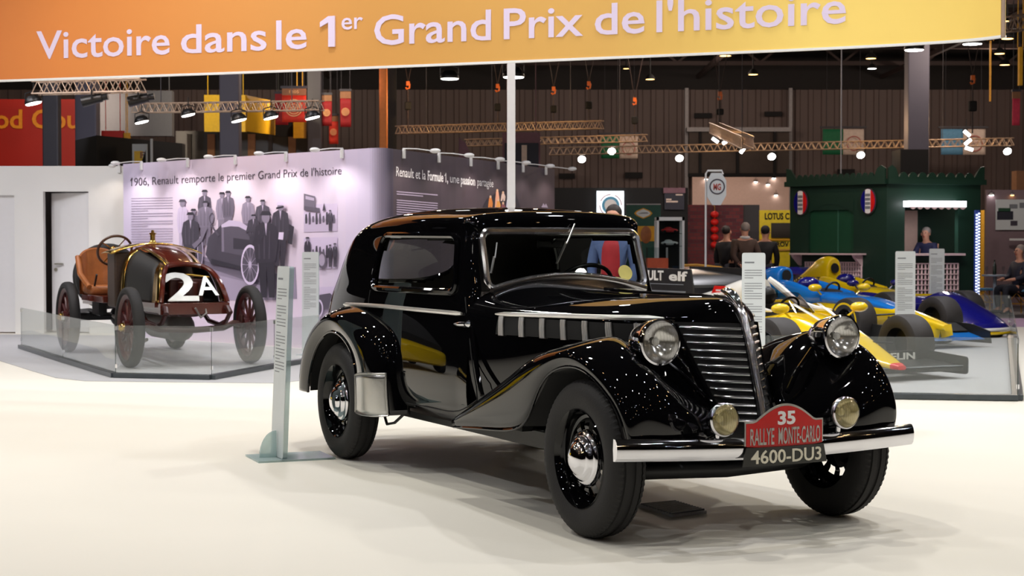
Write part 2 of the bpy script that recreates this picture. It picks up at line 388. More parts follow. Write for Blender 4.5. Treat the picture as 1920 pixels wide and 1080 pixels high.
# ---- windscreen
WS = [(-1.519, .515, 1.125), (-1.572, .515, 1.28), (-1.622, .503, 1.43), (-1.63, .42, 1.452), (-1.634, 0, 1.458)]
def ws(y, z): return Vector((-1.5145-.335*(z-1.125), y, z))
wl = rrect([(-.515, 1.128), (-.505, 1.452), (.505, 1.452), (.515, 1.128)], .06)
bot = [(y/10*.46, 1.128+.066*(1-(y/10)**2)) for y in range(9, -10, -1)]
wl = [p for p in wl]+bot
B().tube([ws(*p)+Vector((.012, 0, 0)) for p in wl], .021, 8, closed=True).make('windscreen_frame', 'satin_chrome', car)
B().tube([ws(y/10*.50, 1.128+.068*(1-(y/10*1.06)**2))+Vector((.028, 0, -.004)) for y in range(-10, 11)], .021, 8, flat=1.2).make('windscreen_lower_trim', 'satin_chrome', car)
g = B(); g.add([ws(*p) for p in wl]+[ws(0, 1.3)], [(i, (i+1) % len(wl), len(wl)) for i in range(len(wl))]); g.make('windscreen', 'car_glass', car, norm=False)
for y, z, y2, z2 in ((-.435, 1.385, -.485, 1.215), (.085, 1.495, -.06, 1.265)):
    wpr = B(); a, c = ws(y, z)+Vector((.05, 0, 0)), ws(y2, z2)+Vector((.02, 0, 0))
    wpr.bar(a*.55+c*.45, c, .012, .008); wpr.tube([a, a*.5+c*.5+Vector((.012, 0, 0))], .0045, 6); wpr.make('wiper', 'aluminium', car)
st = B(); st.lathe([(0, 0), (0, .046), (.004, .046), (.004, 0)], ws(.395, 1.21)+Vector((.002, 0, 0)), (1, 0, .33), 24); st.make('round_sticker', 'sticker_yellow', car)
# ---- hood, one surface from cowl to nose
hd = [
 row(-1.53, (.57, .36), (.655, .62), (.645, .90), (.595, 1.055), (.35, 1.15, -1.50), (0, 1.178, -1.49)),
 row(-1.40, (.56, .37), (.635, .63), (.625, .91), (.565, 1.05), (.34, 1.132), (0, 1.158)),
 row(-1.15, (.53, .40), (.58, .66), (.57, .93), (.505, 1.047), (.29, 1.112), (0, 1.134)),
 row(-.75, (.45, .45), (.49, .70), (.487, .95), (.425, 1.045), (.24, 1.103), (0, 1.122)),
 row(-.35, (.36, .50), (.40, .74), (.402, .96), (.355, 1.042), (.20, 1.10), (0, 1.121)),
 row(-.14, (.27, .53, .05), (.295, .77, -.06), (.305, .97, -.13), (.275, 1.04), (.165, 1.098), (0, 1.121)),
 row(-.02, (.20, .555, .18), (.235, .785, .05), (.262, .975, -.06), (.24, 1.03, -.05), (.14, 1.085, .02), (0, 1.112, .09)),
 row(.10, (.165, .57, .215), (.205, .79, .075), (.242, .98, -.04), (.23, 1.005, -.03), (.12, 1.045, .08), (0, 1.068, .165)),
 row(.18, (.155, .575, .222), (.197, .79, .082), (.237, .98, -.033), (.222, .99, -.02), (.105, 1.0, .12), (0, 1.005, .222)),
]
hd = np.array([r+mir(r[:-1])[::-1] for r in hd], float)
B().grid(patch(hd, 70, 60)).make('hood', 'black_paint', car)
HP = patch(hd, 140, 120)
def hood_side(x, z, sg=-1, off=0.):
    X = HP[:, :48, :]; d = (X[..., 0]-x)**2+(X[..., 2]-z)**2; k = np.argsort(d, axis=None)[:4]; q = X.reshape(-1, 3)[k]; g_ = 1/(d.reshape(-1)[k]+1e-6)
    return Vector((x, sg*(-(q[:, 1]*g_).sum()/g_.sum()+off), z))
for sg in (-1, 1):
    B().tube([hood_side(-1.27+i*.075, .998+.0012*i, sg, .006) for i in range(17)], [.004]+[.013]*15+[.004], 8).make('hood_trim', 'bright_trim', car)
    rec = B(); rec.grid([[hood_side(-1.24+i*.04, z, sg, .004) for z in (.985, .95, .915, .89)] for i in range(29)]); rec.make('louvre_panel', 'matt_black', car)
    for k in range(7):
        x = -1.205+k*.1695; lb = B()
        for e in (-.013, 0, .013):
            lb.tube([hood_side(x+e+.02*j/4, .988-.102*j/4+.004*k*0, sg, .011) for j in range(5)], .0068, 6)
        lb.make('louvre_bar', 'bright_trim', car)
B().tube([(-1.10+i*.12, 0, nspline(hd[:, 5, :], 60)[0][2]*0+float(np.interp(-1.10+i*.12, hd[:, 5, 0], hd[:, 5, 2]))+.003) for i in range(10)], .006, 6).make('hood_hinge', 'chrome', car)
# ---- V grille: black core, chrome slats, spine
def spine_x(z): return float(np.interp(z, [.50, .545, .65, .79, .90, 1.0], [.385, .376, .342, .30, .265, .225]))
def gedge(z): return (float(np.interp(z, [.5, .58, .79, .98], [.275, .22, .08, -.03])), float(np.interp(z, [.5, .58, .79, .98], [.135, .15, .195, .235])))
gr = []
for i in range(24):
    z = .49+(1.0-.49)*i/23; ex, ey = gedge(z); sx = spine_x(z)
    half = [(ex, -ey, z), (ex+(sx-ex)*.4, -ey*.66, z), (ex+(sx-ex)*.75, -ey*.33, z), (sx-.012, 0, z)]
    gr.append(nspline(half+mir(half[:-1])[::-1], 24))
B().grid(np.array(gr)).make('grille_core', 'matt_black', car)
for k in range(13):
    z = .975-k*.0355; ex, ey = gedge(z); sx = spine_x(z); sb = B()
    for sg in (-1, 1):
        c = nspline([(ex+.02, sg*(ey-.022), z), (ex+(sx-ex)*.42+.012, sg*ey*.64, z-.001), (sx-.008, sg*.02, z-.003)], 14)
        sb.tube([tuple(p) for p in c], .0105, 10, flat=.85)
    sb.make('grille_slat', 'satin_chrome', car)
sp = [(-.03, 0, 1.128), (.05, 0, 1.122), (.11, 0, 1.112), (.17, 0, 1.075), (.215, 0, 1.025), (.24, 0, .97), (.272, 0, .90), (.306, 0, .79), (.35, 0, .65), (.388, 0, .52)]
B().tube([tuple(p) for p in nspline(sp, 40)], [.006+.016*min(1, i/14) for i in range(41)], 10).make('grille_spine', 'satin_chrome', car)
orn = B(); orn.tube([tuple(p) for p in nspline([(.03, 0, 1.15), (.09, 0, 1.145), (.15, 0, 1.112), (.205, 0, 1.055)], 12)], [.006, .012, .016, .02, .022, .024, .024, .024, .022, .02, .016, .012, .008], 10); orn.make('hood_ornament', 'chrome', car)
for sg in (-1, 1):
    B().tube([(gedge(z)[0]+.006, sg*(gedge(z)[1]+.002), z) for z in np.linspace(.49, .985, 16)], .017, 8).make('grille_frame', 'black_paint', car)
# ---- front fenders: rows from the rear tip to the nose; rails outer edge, bulge, crest, inner, root
ff = [
 [(-1.365, .79, .385), (-1.368, .80, .415), (-1.365, .76, .45), (-1.355, .68, .45), (-1.34, .60, .42)],
 [(-.97, .80, .415), (-1.02, .812, .53), (-1.03, .755, .585), (-1.0, .64, .588), (-.98, .53, .50)],
 [(-.60, .80, .455), (-.68, .815, .665), (-.68, .74, .732), (-.64, .60, .735), (-.60, .44, .60)],
 [(-.43, .80, .575), (-.42, .815, .785), (-.42, .715, .845), (-.38, .55, .845), (-.32, .38, .67)],
 [(-.27, .80, .742), (-.17, .81, .855), (-.14, .685, .912), (-.10, .52, .905), (-.08, .31, .71)],
 [(.02, .797, .80), (.05, .80, .858), (.075, .665, .925), (.05, .50, .89), (.04, .27, .68)],
 [(.245, .787, .715), (.275, .778, .765), (.285, .66, .86), (.23, .48, .775), (.15, .22, .63)],
 [(.355, .778, .625), (.385, .765, .66), (.40, .66, .745), (.36, .47, .69), (.24, .18, .58)],
 [(.395, .762, .525), (.425, .755, .545), (.445, .67, .595), (.42, .47, .57), (.27, .16, .53)],
 [(.385, .738, .43), (.41, .73, .44), (.425, .64, .45), (.42, .46, .45), (.28, .15, .50)],
]
for sg in (-1, 1):
    P = patch(np.array([[(x, sg*y, z) for x, y, z in r] for r in ff]), 60, 26)
    fd = B(); fd.grid(P); fo = fd.make('front_fender', 'black_paint', car, thick=.012)
    B().tube([tuple(p) for p in P[:, 0, :]], .007, 6).make('fender_edge', 'black_paint', fo)
    # inner arch wall
    ar = B(); ar.grid([[(x, sg*(y-.015), z+.01), (x*.95, sg*.5, z+.0), (x*.9, sg*.40, max(.38, z-.2))] for x, y, z in [r[0] for r in ff[2:9]]]); ar.make('wheel_arch', 'matt_black', fo)
# ---- rear fenders
rf = [
 [(-2.80, .83, .335), (-2.60, .852, .335), (-2.42, .80, .345), (-2.33, .66, .355)],
 [(-2.80, .832, .54), (-2.60, .858, .56), (-2.43, .81, .565), (-2.35, .66, .58)],
 [(-2.86, .835, .69), (-2.70, .865, .75), (-2.50, .80, .80), (-2.43, .66, .82)],
 [(-3.01, .84, .785), (-2.93, .868, .865), (-2.82, .785, .93), (-2.77, .655, .965)],
 [(-3.20, .84, .815), (-3.20, .865, .91), (-3.20, .77, .968), (-3.20, .63, 1.0)],
 [(-3.39, .838, .765), (-3.47, .858, .84), (-3.54, .745, .885), (-3.57, .58, .91)],
 [(-3.55, .835, .655), (-3.68, .85, .71), (-3.78, .72, .745), (-3.82, .52, .77)],
 [(-3.66, .83, .51), (-3.82, .838, .54), (-3.945, .69, .56), (-3.98, .45, .58)],
 [(-3.70, .825, .385), (-3.88, .825, .39), (-4.00, .68, .40), (-4.03, .42, .41)],
]
for sg in (-1, 1):
    P = patch(np.array([[(x, sg*(y-.04*min(1, max(0, (y-.4)/.35))), z) for x, y, z in r] for r in rf]), 56, 22)
    fo = B().grid(P).make('rear_fender', 'black_paint', car, thick=.012)
    B().tube([tuple(p) for p in P[:, 0, :]], .009, 6).make('fender_edge', 'black_paint', fo)
    q = P[:9, :17].copy(); q[..., 1] += sg*.006; q[:, 10:, 0] += .006
    gd = B().grid(q).make('stone_guard', 'aluminium', car, thick=.004)
    B().tube([tuple(p) for p in q[0]]+[tuple(p) for p in q[:, -1]][1:]+[tuple(p) for p in q[-1][::-1]][1:]+[tuple(p) for p in q[::-1, 0]][1:-1], .006, 6, closed=True).make('guard_rim', 'aluminium', gd)
    ar = B(); ar.grid([[(x, sg*(y-.055), z+.01), (x, sg*.5, z+.02)] for x, y, z in [r[0] for r in rf]]); ar.make('wheel_arch', 'matt_black', fo)
# ---- wheels
def wheel(y, x, sg):
    R = .372; NT = 150
    prof = [(-.078, .232), (-.088, .26), (-.093, .295), (-.088, .325), (-.076, .35), (-.06, .364), (-.05, .369), (-.048, .362), (-.042, .362), (-.04, .371), (-.012, .372), (-.01, .364), (.01, .364), (.012, .372), (.04, .371), (.042, .362), (.048, .362), (.05, .369), (.06, .364), (.076, .35), (.088, .325), (.093, .295), (.088, .26), (.078, .232)]
    c = Vector((x, y, R)); ax = Vector((0, sg, 0))
    disc = B(); disc.lathe([(.078, .236), (.084, .232), (.07, .222), (.05, .214), (.02, .205), (.015, .19), (.03, .175)], c, ax, 48)
    disc.lathe([(.03, .175), (.036, .15), (.033, .135)], c, ax, 48, skip=lambda i, j: i % 4 in (1, 2))
    disc.lathe([(.033, .135), (.03, .125), (.03, 0)], c, ax, 48); disc.lathe([(.03, .205), (-.08, .236)], c, ax, 48)
    d = disc.make('wheel', 'black_paint', car)
    t = B(); t.lathe(prof, c, ax, NT, fn=lambda i, j, a, r: r-(.006 if i % 2 and .045 < abs(a) < .08 and r > .34 else 0)); t.make('tyre', 'tyre', d, angle=35)
    hc = B(); hc.lathe([(.03, .128), (.045, .132), (.056, .127), (.062, .112), (.063, .107), (.078, .101), (.086, .082), (.087, .077), (.104, .066), (.114, .043), (.119, .02), (.12, 0)], c, ax, 40); hc.make('hubcap', 'chrome', d, angle=60)
    B().cyl(c-ax*.05, c+ax*.04, .06).make('brake_drum', 'black_chassis', d)
for x in (0, -3.18):
    for sg in (-1, 1): wheel(sg*.70, x, sg)
# ---- headlights and fog lamps
def light(x, y, z, r, L, name, glassm):
    hb = B(); hb.lathe([(-L, 0), (-L*.97, r*.16), (-L*.85, r*.42), (-L*.6, r*.73), (-L*.3, r*.93), (-.03, r*1.0), (-.012, r*1.04), (.004, r*1.03), (.008, r*.95)], (x, y, z), (1, 0, 0), 36)
    h = hb.make(name, 'chrome', car, angle=60)
    B().lathe([(-.07, .02), (-.055, r*.5), (-.02, r*.85), (.004, r*.95)], (x, y, z), (1, 0, 0), 32).make('reflector', 'satin_chrome', h)
    B().ball((x-.04, y, z), .018).make('bulb', 'white_plastic', h)
    l = B(); l.lathe([(.005, r*.95), (.018, r*.8), (.028, r*.55), (.034, r*.25), (.036, 0)], (x, y, z), (1, 0, 0), 32); l.make('lens', glassm, h)
    rb = B()
    for k in range(-5, 6):
        yy = k*r*.165; hh = math.sqrt(max(0, (r*.88)**2-yy*yy)); rb.tube([(x+.036-.4*(yy*yy+v*v)/r*1.0, y+yy, z+v) for v in np.linspace(-hh, hh, 7)], .0009, 4)
    rb.make('lens_ribs', glassm, h)
    return h
for sg in (-1, 1):
    h = light(.30, sg*.52, .927, .104, .25, 'headlight', 'lens_glass')
    B().tube([(.14, sg*.52, .85), (.16, sg*.52, .80), (.20, sg*.54, .74)], [.03, .028, .05], 12).make('lamp_post', 'black_paint', h)
    B().tube([(.16, sg*.45, .86), (.2, sg*.33, .76), (.24, sg*.24, .66)], .013, 8).make('lamp_brace', 'black_paint', h)
    h = light(.56, sg*.342, .587, .074, .12, 'fog_lamp', 'lens_fog')
    B().cyl((.50, sg*.342, .52), (.49, sg*.342, .43), .013).make('lamp_post', 'chrome', h)
# ---- bumper, bowed forward, sagging in the middle
def bump(y): return Vector((.525-.09*(y/.84)**2, y, .437-.022*y*-1*0+(.018 if y < 0 else .0)*abs(y)+.01*(abs(y)/.84)))
bp = B(); rows = []
for i in range(41):
    c = bump(-.84+1.68*i/40); rows.append([c+Vector((dx_, 0, dz)) for dx_, dz in ((-.012, .05), (.004, .049), (.016, .035), (.021, .012), (.021, -.012), (.016, -.035), (.004, -.049), (-.012, -.05), (-.016, 0), (-.012, .05))])
bp.grid(rows); bp.add(rows[0], [tuple(range(9))]); bp.add(rows[-1], [tuple(range(9))]); bo = bp.make('bumper', 'chrome', car)
for sg in (-1, 1): B().bar((.50, sg*.34, .43), (.1, sg*.34, .40), .05, .035).make('bumper_bracket', 'black_chassis', bo)
# rally shield and number plate
def face(u, v, w_): return Vector((.548+w_-.25*u*u, u, v))
sh = [(-.213, .455), (-.213, .56)]+[(-.165+.33*i/16, .56+.075*math.sin(PI*i/16)) for i in range(17)]+[(.213, .56), (.213, .455)]+[(.213-.426*i/10, .455-.012*math.sin(PI*i/10)) for i in range(1, 10)]
def curved(poly, d0, d1, sub=24):
    """flat outline bent round the bumper"""
    b_ = B(); us = sorted({p[0] for p in poly}); us = list(np.linspace(us[0]+1e-4, us[-1]-1e-4, sub)); lo, hi = [], []
    for u in us:
        vs = []
        for i in range(len(poly)):
            (a, c), (e, f_) = poly[i-1], poly[i]
            if (a-u)*(e-u) <= 0 and abs(a-e) > 1e-9: vs.append(c+(f_-c)*(u-a)/(e-a))
        lo.append(min(vs)); hi.append(max(vs))
    R = [[face(u, l, d0), face(u, l, d1), face(u, h_, d1), face(u, h_, d0), face(u, l, d0)] for u, l, h_ in zip(us, lo, hi)]
    b_.grid(R); b_.add(R[0], [(0, 1, 2, 3)]); b_.add(R[-1], [(0, 1, 2, 3)]); return b_
B_ = curved([(u*1.035, .453+(v-.45)*1.04) for u, v in sh], 0, .006).make('rally_shield', 'aluminium', car, angle=30)
curved(sh, .006, .009).make('shield_face', 'red_enamel', B_, angle=30)
lettering('35', 'number', 'white_paint', B_, lambda u, v, w_: face(u, v, .009+w_), -.048, .05, .552, .612, .035)
lettering('RALLYE', 'lettering', 'aluminium', B_, lambda u, v, w_: face(u, v, .009+w_), -.195, -.068, .462, .54, .01)
lettering('MONTE-CARLO', 'lettering', 'aluminium', B_, lambda u, v, w_: face(u, v, .009+w_), -.045, .198, .462, .54, .01)
pl = curved([(-.238, .365), (-.232, .45), (.232, .45), (.238, .365)], .010, .016).make('number_plate', 'plate_black', car, angle=30)
lettering('4600-DU3', 'lettering', 'letter_cream', pl, lambda u, v, w_: face(u, v, .016+w_), -.195, .2, .378, .44, .012)
# ---- chassis, axles, interior
ch = B(); ch.box(-3.9, -.50, .30, .05, -.42, .40); ch.box(-3.9, .42, .30, .05, .50, .40)
for x in (-3.7, -2.6, -1.6, -.6, -.15): ch.box(x, -.43, .31, x+.12, .43, .39)
ch.box(-.95, -.26, .33, -.05, .26, .9); ch.make('chassis', 'black_chassis', car, bevel=.01)  # box inside the hood is an engine block put in to block light
B().tube([(0, -.62, .33), (.05, -.45, .30), (.07, 0, .285), (.05, .45, .30), (0, .62, .33)], .042, 10).make('front_axle', 'black_chassis', car)
ra = B(); ra.cyl((-3.18, -.62, .37), (-3.18, .62, .37), .05); ra.ball((-3.18, 0, .37), .14); ra.make('rear_axle', 'black_chassis', car)
B().tube([(-2.42, -.62, .36), (-2.5, -.66, .29), (-2.62, -.66, .27), (-2.75, -.62, .3)], .009, 6).make('brake_hose', 'black_chassis', car)
fl_ = B(); fl_.box(-3.9, -.56, .385, -1.0, .56, .41); fl_.make('floor_pan', 'matt_black', car)
da = B(); da.box(-1.62, -.56, .95, -1.53, .56, 1.11); da.box(-1.56, -.58, .4, -1.52, .58, 1.1); da.make('dashboard', 'leather_dark', car, bevel=.02)
sw = B(); sc_ = Vector((-1.86, .27, 1.10)); u_, v_, w_ = basis((.75, 0, -.66))
sw.tube([sc_+(u_*math.cos(2*PI*i/40)+v_*math.sin(2*PI*i/40))*.205 for i in range(40)], .013, 8, closed=True)
for k in range(3): sw.bar(sc_, sc_+(u_*math.cos(k*2.094+.5)+v_*math.sin(k*2.094+.5))*.2, .016)
sw.cyl(sc_, sc_+w_*.4, .018); sw.ball(sc_, .035); sw.make('steering_wheel', 'black_plastic', car)
def seat(x, y, w2, nm='seat', z=.42):
    s_ = B(); s_.box(x, y-w2, z, x+.5, y+w2, z+.22); s_.box(x-.14, y-w2, z, x+.02, y+w2, z+.62, lambda q: q+Vector((-.28*(q.z-z)*.6, 0, 0))); s_.make(nm, 'leather_dark', car, bevel=.05)
seat(-2.45, -.29, .25); seat(-2.45, .29, .25); seat(-3.3, 0, .5, 'rear_seat')
B().box(-3.75, -.5, .4, -3.5, .5, .95).make('rear_shelf', 'leather_dark', car)
# small fork of the mirror and rear lamp
B().tube([(-1.66, 0, 1.40), (-1.70, 0, 1.385)], .008).make('mirror_stem', 'black_plastic', car)
B().box(-1.73, -.09, 1.355, -1.70, .09, 1.40).make('interior_mirror', 'black_plastic', car, bevel=.008)
M('rail_grey', (74, 80, 84), .3, metal=.5); M('glass_edge', (40, 56, 50), .2)
M('mesh_black', (20, 19, 17), .6, var=.3, scale=90); M('radiator_brown', (52, 36, 26), .5, var=.25, scale=40); M('number_silver', (222, 226, 226), .3, metal=.3); M('wheel_red', (70, 22, 22), .35, var=.15); M('sump_grey', (120, 116, 112), .4, metal=.3)
M('wood_dark', (74, 44, 26), .35); M('tank_grey', (150, 146, 144), .35, metal=.5)
# ================================================================== the hanging fascia banner
BP = [(-7.6, 16.8), (-5.08, 16.09), (-2.41, 15.27), (-.095, 14.45), (1.98, 13.69), (2.97, 13.28), (3.56, 12.95), (3.82, 12.66)]
BC = nspline(BP, 90); BL = np.concatenate([[0], np.cumsum(np.linalg.norm(np.diff(BC, axis=0), axis=1))])
BZ, BT = 3.0, 1.5
def ban(u, v, w_=0.):
    """u along the fascia, v above its lower edge, w towards the viewer"""
    x, y = np.interp(u, BL, BC[:, 0]), np.interp(u, BL, BC[:, 1]); e = .02
    t = Vector((np.interp(u+e, BL, BC[:, 0])-np.interp(u-e, BL, BC[:, 0]), np.interp(u+e, BL, BC[:, 1])-np.interp(u-e, BL, BC[:, 1]), 0)).normalized()
    return Vector((x, y, BZ+v))+Vector((t.y, -t.x, 0))*w_
def bu(px):
    """fascia length at which the photograph shows this column"""
    q = (px-960)/FPX; r = BC[:, 0]/BC[:, 1]; return float(np.interp(q, r, BL))
m = M('banner_print', (222, 150, 80), .55)                     # printed orange to yellow, left to right
n, k = m.node_tree.nodes, m.node_tree.links
rp = [x for x in n if x.type == 'VALTORGB'][0]; tc = [x for x in n if x.type == 'TEX_COORD'][0]
sx = n.new('ShaderNodeSeparateXYZ'); mp = n.new('ShaderNodeMapRange'); mp.inputs[1].default_value = -5.5; mp.inputs[2].default_value = 3.8
k.new(tc.outputs['Object'], sx.inputs[0]); k.new(sx.outputs[0], mp.inputs[0]); k.new(mp.outputs[0], rp.inputs[0])
e = rp.color_ramp.elements; e[0].position, e[1].position = 0, 1
e[0].color = lin((206, 120, 62))+(1,); e[1].color = lin((246, 212, 112))+(1,)
for t, c in ((.12, (222, 136, 68)), (.45, (212, 152, 76)), (.68, (222, 174, 90)), (.86, (250, 218, 116))):
    x = e.new(t); x.color = lin(c)+(1,)
bt = thing('fascia_banner', 'long orange and yellow fascia banner with white French lettering hung across the stand', 'banner', (0, 0, 0))
us = np.linspace(0, BL[-1], 90)
bb = B(); R = [[ban(u, 0, 0), ban(u, BT, 0), ban(u, BT, -.03), ban(u, 0, -.03), ban(u, 0, 0)] for u in us]; bb.grid(R); bb.add(R[0], [(0, 1, 2, 3)]); bb.add(R[-1], [(0, 1, 2, 3)])
bb.make('fascia_panel', m, bt, angle=30)
bb = B(); R = [[ban(u, -.012, .012), ban(u, .006, .012), ban(u, .006, -.04), ban(u, -.012, -.04), ban(u, -.012, .012)] for u in us]; bb.grid(R); bb.add(R[-1], [(0, 1, 2, 3)]); bb.make('lower_rim', 'white_paint', bt, angle=30)
bb = B(); bb.tube([ban(BL[-1], -.012, 0), ban(BL[-1], BT, 0)], .018, 8); bb.make('end_post', 'truss_metal', bt)
for wd, p0, p1 in (('Victoire', 72, 321), ('dans', 342, 502), ('le', 520, 577), ('Grand', 703, 921), ('Prix', 945, 1093), ('de', 1115, 1208), ("l'histoire", 1230, 1584)):
    lettering(wd, 'word', 'lavender_white', bt, lambda u, v, w_: ban(u, v, .003+w_), bu(p0), bu(p1), .20, .482, .010)
b = B()
pts = [(bu(618.5), .20), (bu(630.5), .20), (bu(630.5), .482), (bu(618.5), .482), (bu(603), .43), (bu(603), .385), (bu(618.5), .425)]
b.add([ban(u, v, .004) for u, v in pts]+[ban(u, v, .022) for u, v in pts], [tuple(range(7)), tuple(range(13, 6, -1))]+[(i, 7+i, 7+(i+1) % 7, (i+1) % 7) for i in range(7)]); b.make('word', 'lavender_white', bt, smooth=False)
lettering('er', 'word', 'lavender_white', bt, lambda u, v, w_: ban(u, v, .003+w_), bu(642), bu(682), .355, .355+.165, .008)
# post that carries the fascia behind the picture wall
q = D(958.5, 312, 21.9)
b = B(); b.box(q.x-.055, q.y-.055, 0, q.x+.055, q.y+.055, 5.2); b.box(q.x-.2, q.y-.2, 0, q.x+.2, q.y+.2, .02)
tag(b.make('support_post', 'white_paint', smooth=False), 'slim white post rising behind the dark picture wall to the orange banner', 'post')

# ================================================================== white wall with doors, picture wall
WY = 25.2
def onY(px, py, y): d = RAY(px, py); return Vector((0, 0, HC))+d*(y/d.y)
x0, x1 = -16, onY(232, 400, WY).x; da, db = onY(81, 400, WY).x, onY(166, 400, WY).x; zt = onY(120, 359, WY).z
ea, eb = -9.1, onY(27, 400, WY).x; et = onY(20, 366, WY).z
b = B(); T = .12; HW = 2.6
for a, c, z0 in ((x0, ea, 0), (ea, eb, et), (eb, da, 0), (da, db, zt), (db, x1, 0)): b.box(a, WY, z0, c, WY+T, HW)
structure(b.make('wall_white', 'wall_white', smooth=False))
b = B(); b.box(ea, WY+.05, .02, eb, WY+.09, et); structure(b.make('door_1', 'door_white', smooth=False))
d2 = B(); c = Vector((db, WY+.05, 0)); ang = math.radians(20)    # second door stands slightly ajar
L = db-da-.02; ux = Vector((-math.cos(ang), math.sin(ang), 0)); d2.obox(c+ux*L/2+Vector((0, 0, zt/2)), ux*L/2, Vector((ux.y, -ux.x, 0))*.02, (0, 0, zt/2-.02))
d2 = structure(d2.make('door_2', 'door_white', smooth=False))
hb = B(); hp = c+ux*(L-.07)+Vector((0, -.03, 1.08)); hb.cyl(hp, hp+Vector((0, -.06, 0)), .011); hb.bar(hp+Vector((0, -.055, 0)), hp+Vector((.13, -.055, 0)), .02); hb.cyl(hp+Vector((0, 0, -.09)), hp+Vector((0, -.012, -.09)), .028); hb.make('door_handle', 'aluminium', d2)
b = B(); b.box(da-.25, WY+1.1, 0, db+.4, WY+1.15, 2.5); b.box(da-.25, WY+.12, 0, da-.2, WY+1.1, 2.5); structure(b.make('wall_closet', 'door_gap', smooth=False))
# picture wall: pale run, rounded corner, dark run
P0, P1, P2, P3 = (-5.89, 24.6), (-1.80, 20.56), (-1.515, 20.72), (.69, 26.3)
pw = [P0]+[tuple(Vector(P1)*(1-t)**2+Vector((-1.60, 20.38))*2*t*(1-t)+Vector(P2)*t*t) for t in np.linspace(0, 1, 13)]+[P3]
pwl = np.concatenate([[0], np.cumsum([math.dist(pw[i], pw[i+1]) for i in range(len(pw)-1)])])
def paint(o, cols):
    """one printed colour per face"""
    a = o.data.color_attributes.new('print', 'FLOAT_COLOR', 'CORNER')
    for p, c in zip(o.data.polygons, cols):
        for li in p.loop_indices: a.data[li].color = lin(c)+(1,)
def printed(name, rough=.55):
    m = M(name, (128, 128, 128), rough); n, k = m.node_tree.nodes, m.node_tree.links; p = n['Principled BSDF']
    a = n.new('ShaderNodeVertexColor'); a.layer_name = 'print'; k.new(a.outputs[0], p.inputs['Base Color']); return m
printed('wall_print'); printed('photo_print', .6)
wallt = thing('picture_wall', 'curved exhibition wall printed with a vintage race photograph and dark Formula 1 panel', 'display wall', (0, 0, 0))
def wall_strip(idx, name, colf):
    b_ = B(); F = []
    for i in idx:
        (ax, ay), (bx, by) = pw[i], pw[i+1]; N = 24 if i in (0, len(pw)-2) else 1
        for j in range(N):
            q0, q1 = [(ax+(bx-ax)*t, ay+(by-ay)*t) for t in (j/N, (j+1)/N)]
            b_.add([(*q0, 0), (*q1, 0), (*q1, HW), (*q0, HW)], [(0, 1, 2, 3)]); F.append(colf(pwl[i]+(pwl[i+1]-pwl[i])*(j+.5)/N))
    me = bpy.data.meshes.new(name); me.from_pydata(b_.v, [], b_.f); o = bpy.data.objects.new(name, me); COL.objects.link(o); o.parent = wallt; me.materials.append(MATS['wall_print']); paint(o, F)
    t = o.modifiers.new('solid', 'SOLIDIFY'); t.thickness = .08; t.offset = -1
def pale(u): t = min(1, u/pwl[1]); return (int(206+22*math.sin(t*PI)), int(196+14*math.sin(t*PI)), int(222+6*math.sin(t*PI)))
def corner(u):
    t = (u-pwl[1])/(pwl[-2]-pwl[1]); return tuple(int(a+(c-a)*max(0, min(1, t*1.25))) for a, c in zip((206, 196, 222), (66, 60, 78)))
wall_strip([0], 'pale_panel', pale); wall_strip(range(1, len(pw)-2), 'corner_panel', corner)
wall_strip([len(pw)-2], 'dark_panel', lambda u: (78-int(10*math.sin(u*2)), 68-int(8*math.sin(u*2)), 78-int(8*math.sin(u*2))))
def onwall(A_, C_, off):
    a, c = Vector((*A_, 0)), Vector((*C_, 0)); t = (c-a).normalized(); nrm = Vector((t.y, -t.x, 0))
    def fn(px, py, w_=0.):
        d = RAY(px, py); o = Vector((0, 0, HC)); s = ((a-o).dot(nrm)+off+w_)/d.dot(nrm); return o+d*s
    return fn, nrm
W1, N1 = onwall(P0, P1, .004); W2, N2 = onwall(P2, P3, .004)
def words(s, nm, mat, W, px0, px1, b0, b1, c0, c1, bold=0., depth=.003):
    f = lambda u, v, w_: W(px0+(px1-px0)*u, (b0+(b1-b0)*u)+((c0+(c1-c0)*u)-(b0+(b1-b0)*u))*v, w_)
    return lettering(s, nm, mat, wallt, f, 0, 1, 0, 1, bold, depth)
words("1906, Renault remporte le premier Grand Prix de l'histoire", 'heading', 'text_dark', W1, 246, 640, 349, 327, 333, 311, -.006)
for W, px, py, s_, mt_ in ((W1, 247, 333, 1.0, 'text_dark'), (W2, 835.5, 325, .8, 'text_white')):   # upstroke of the figure 1
    b = B(); b.add([W(px-2.6*s_, py+5*s_, .003), W(px+1.2*s_, py-.3, .003), W(px+1.2*s_, py+2.6*s_, .003), W(px-2.6*s_, py+7*s_, .003)], [(0, 1, 2, 3)]); b.make('heading', mt_, wallt, smooth=False, norm=False)
words('Renault et la', 'heading', 'text_white', W2, 743, 798, 330, 337, 311, 318.5); words('Formule 1,', 'heading', 'text_white', W2, 802, 840, 337.5, 342, 319, 324.5, .02)
words('une', 'heading', 'text_white', W2, 844, 861, 342, 344, 325, 327.5); words('passion', 'heading', 'text_white', W2, 864, 891, 344.5, 347.5, 328, 331.5, .03); words('partagée', 'heading', 'text_white', W2, 895, 925, 348, 351, 332, 335.5)
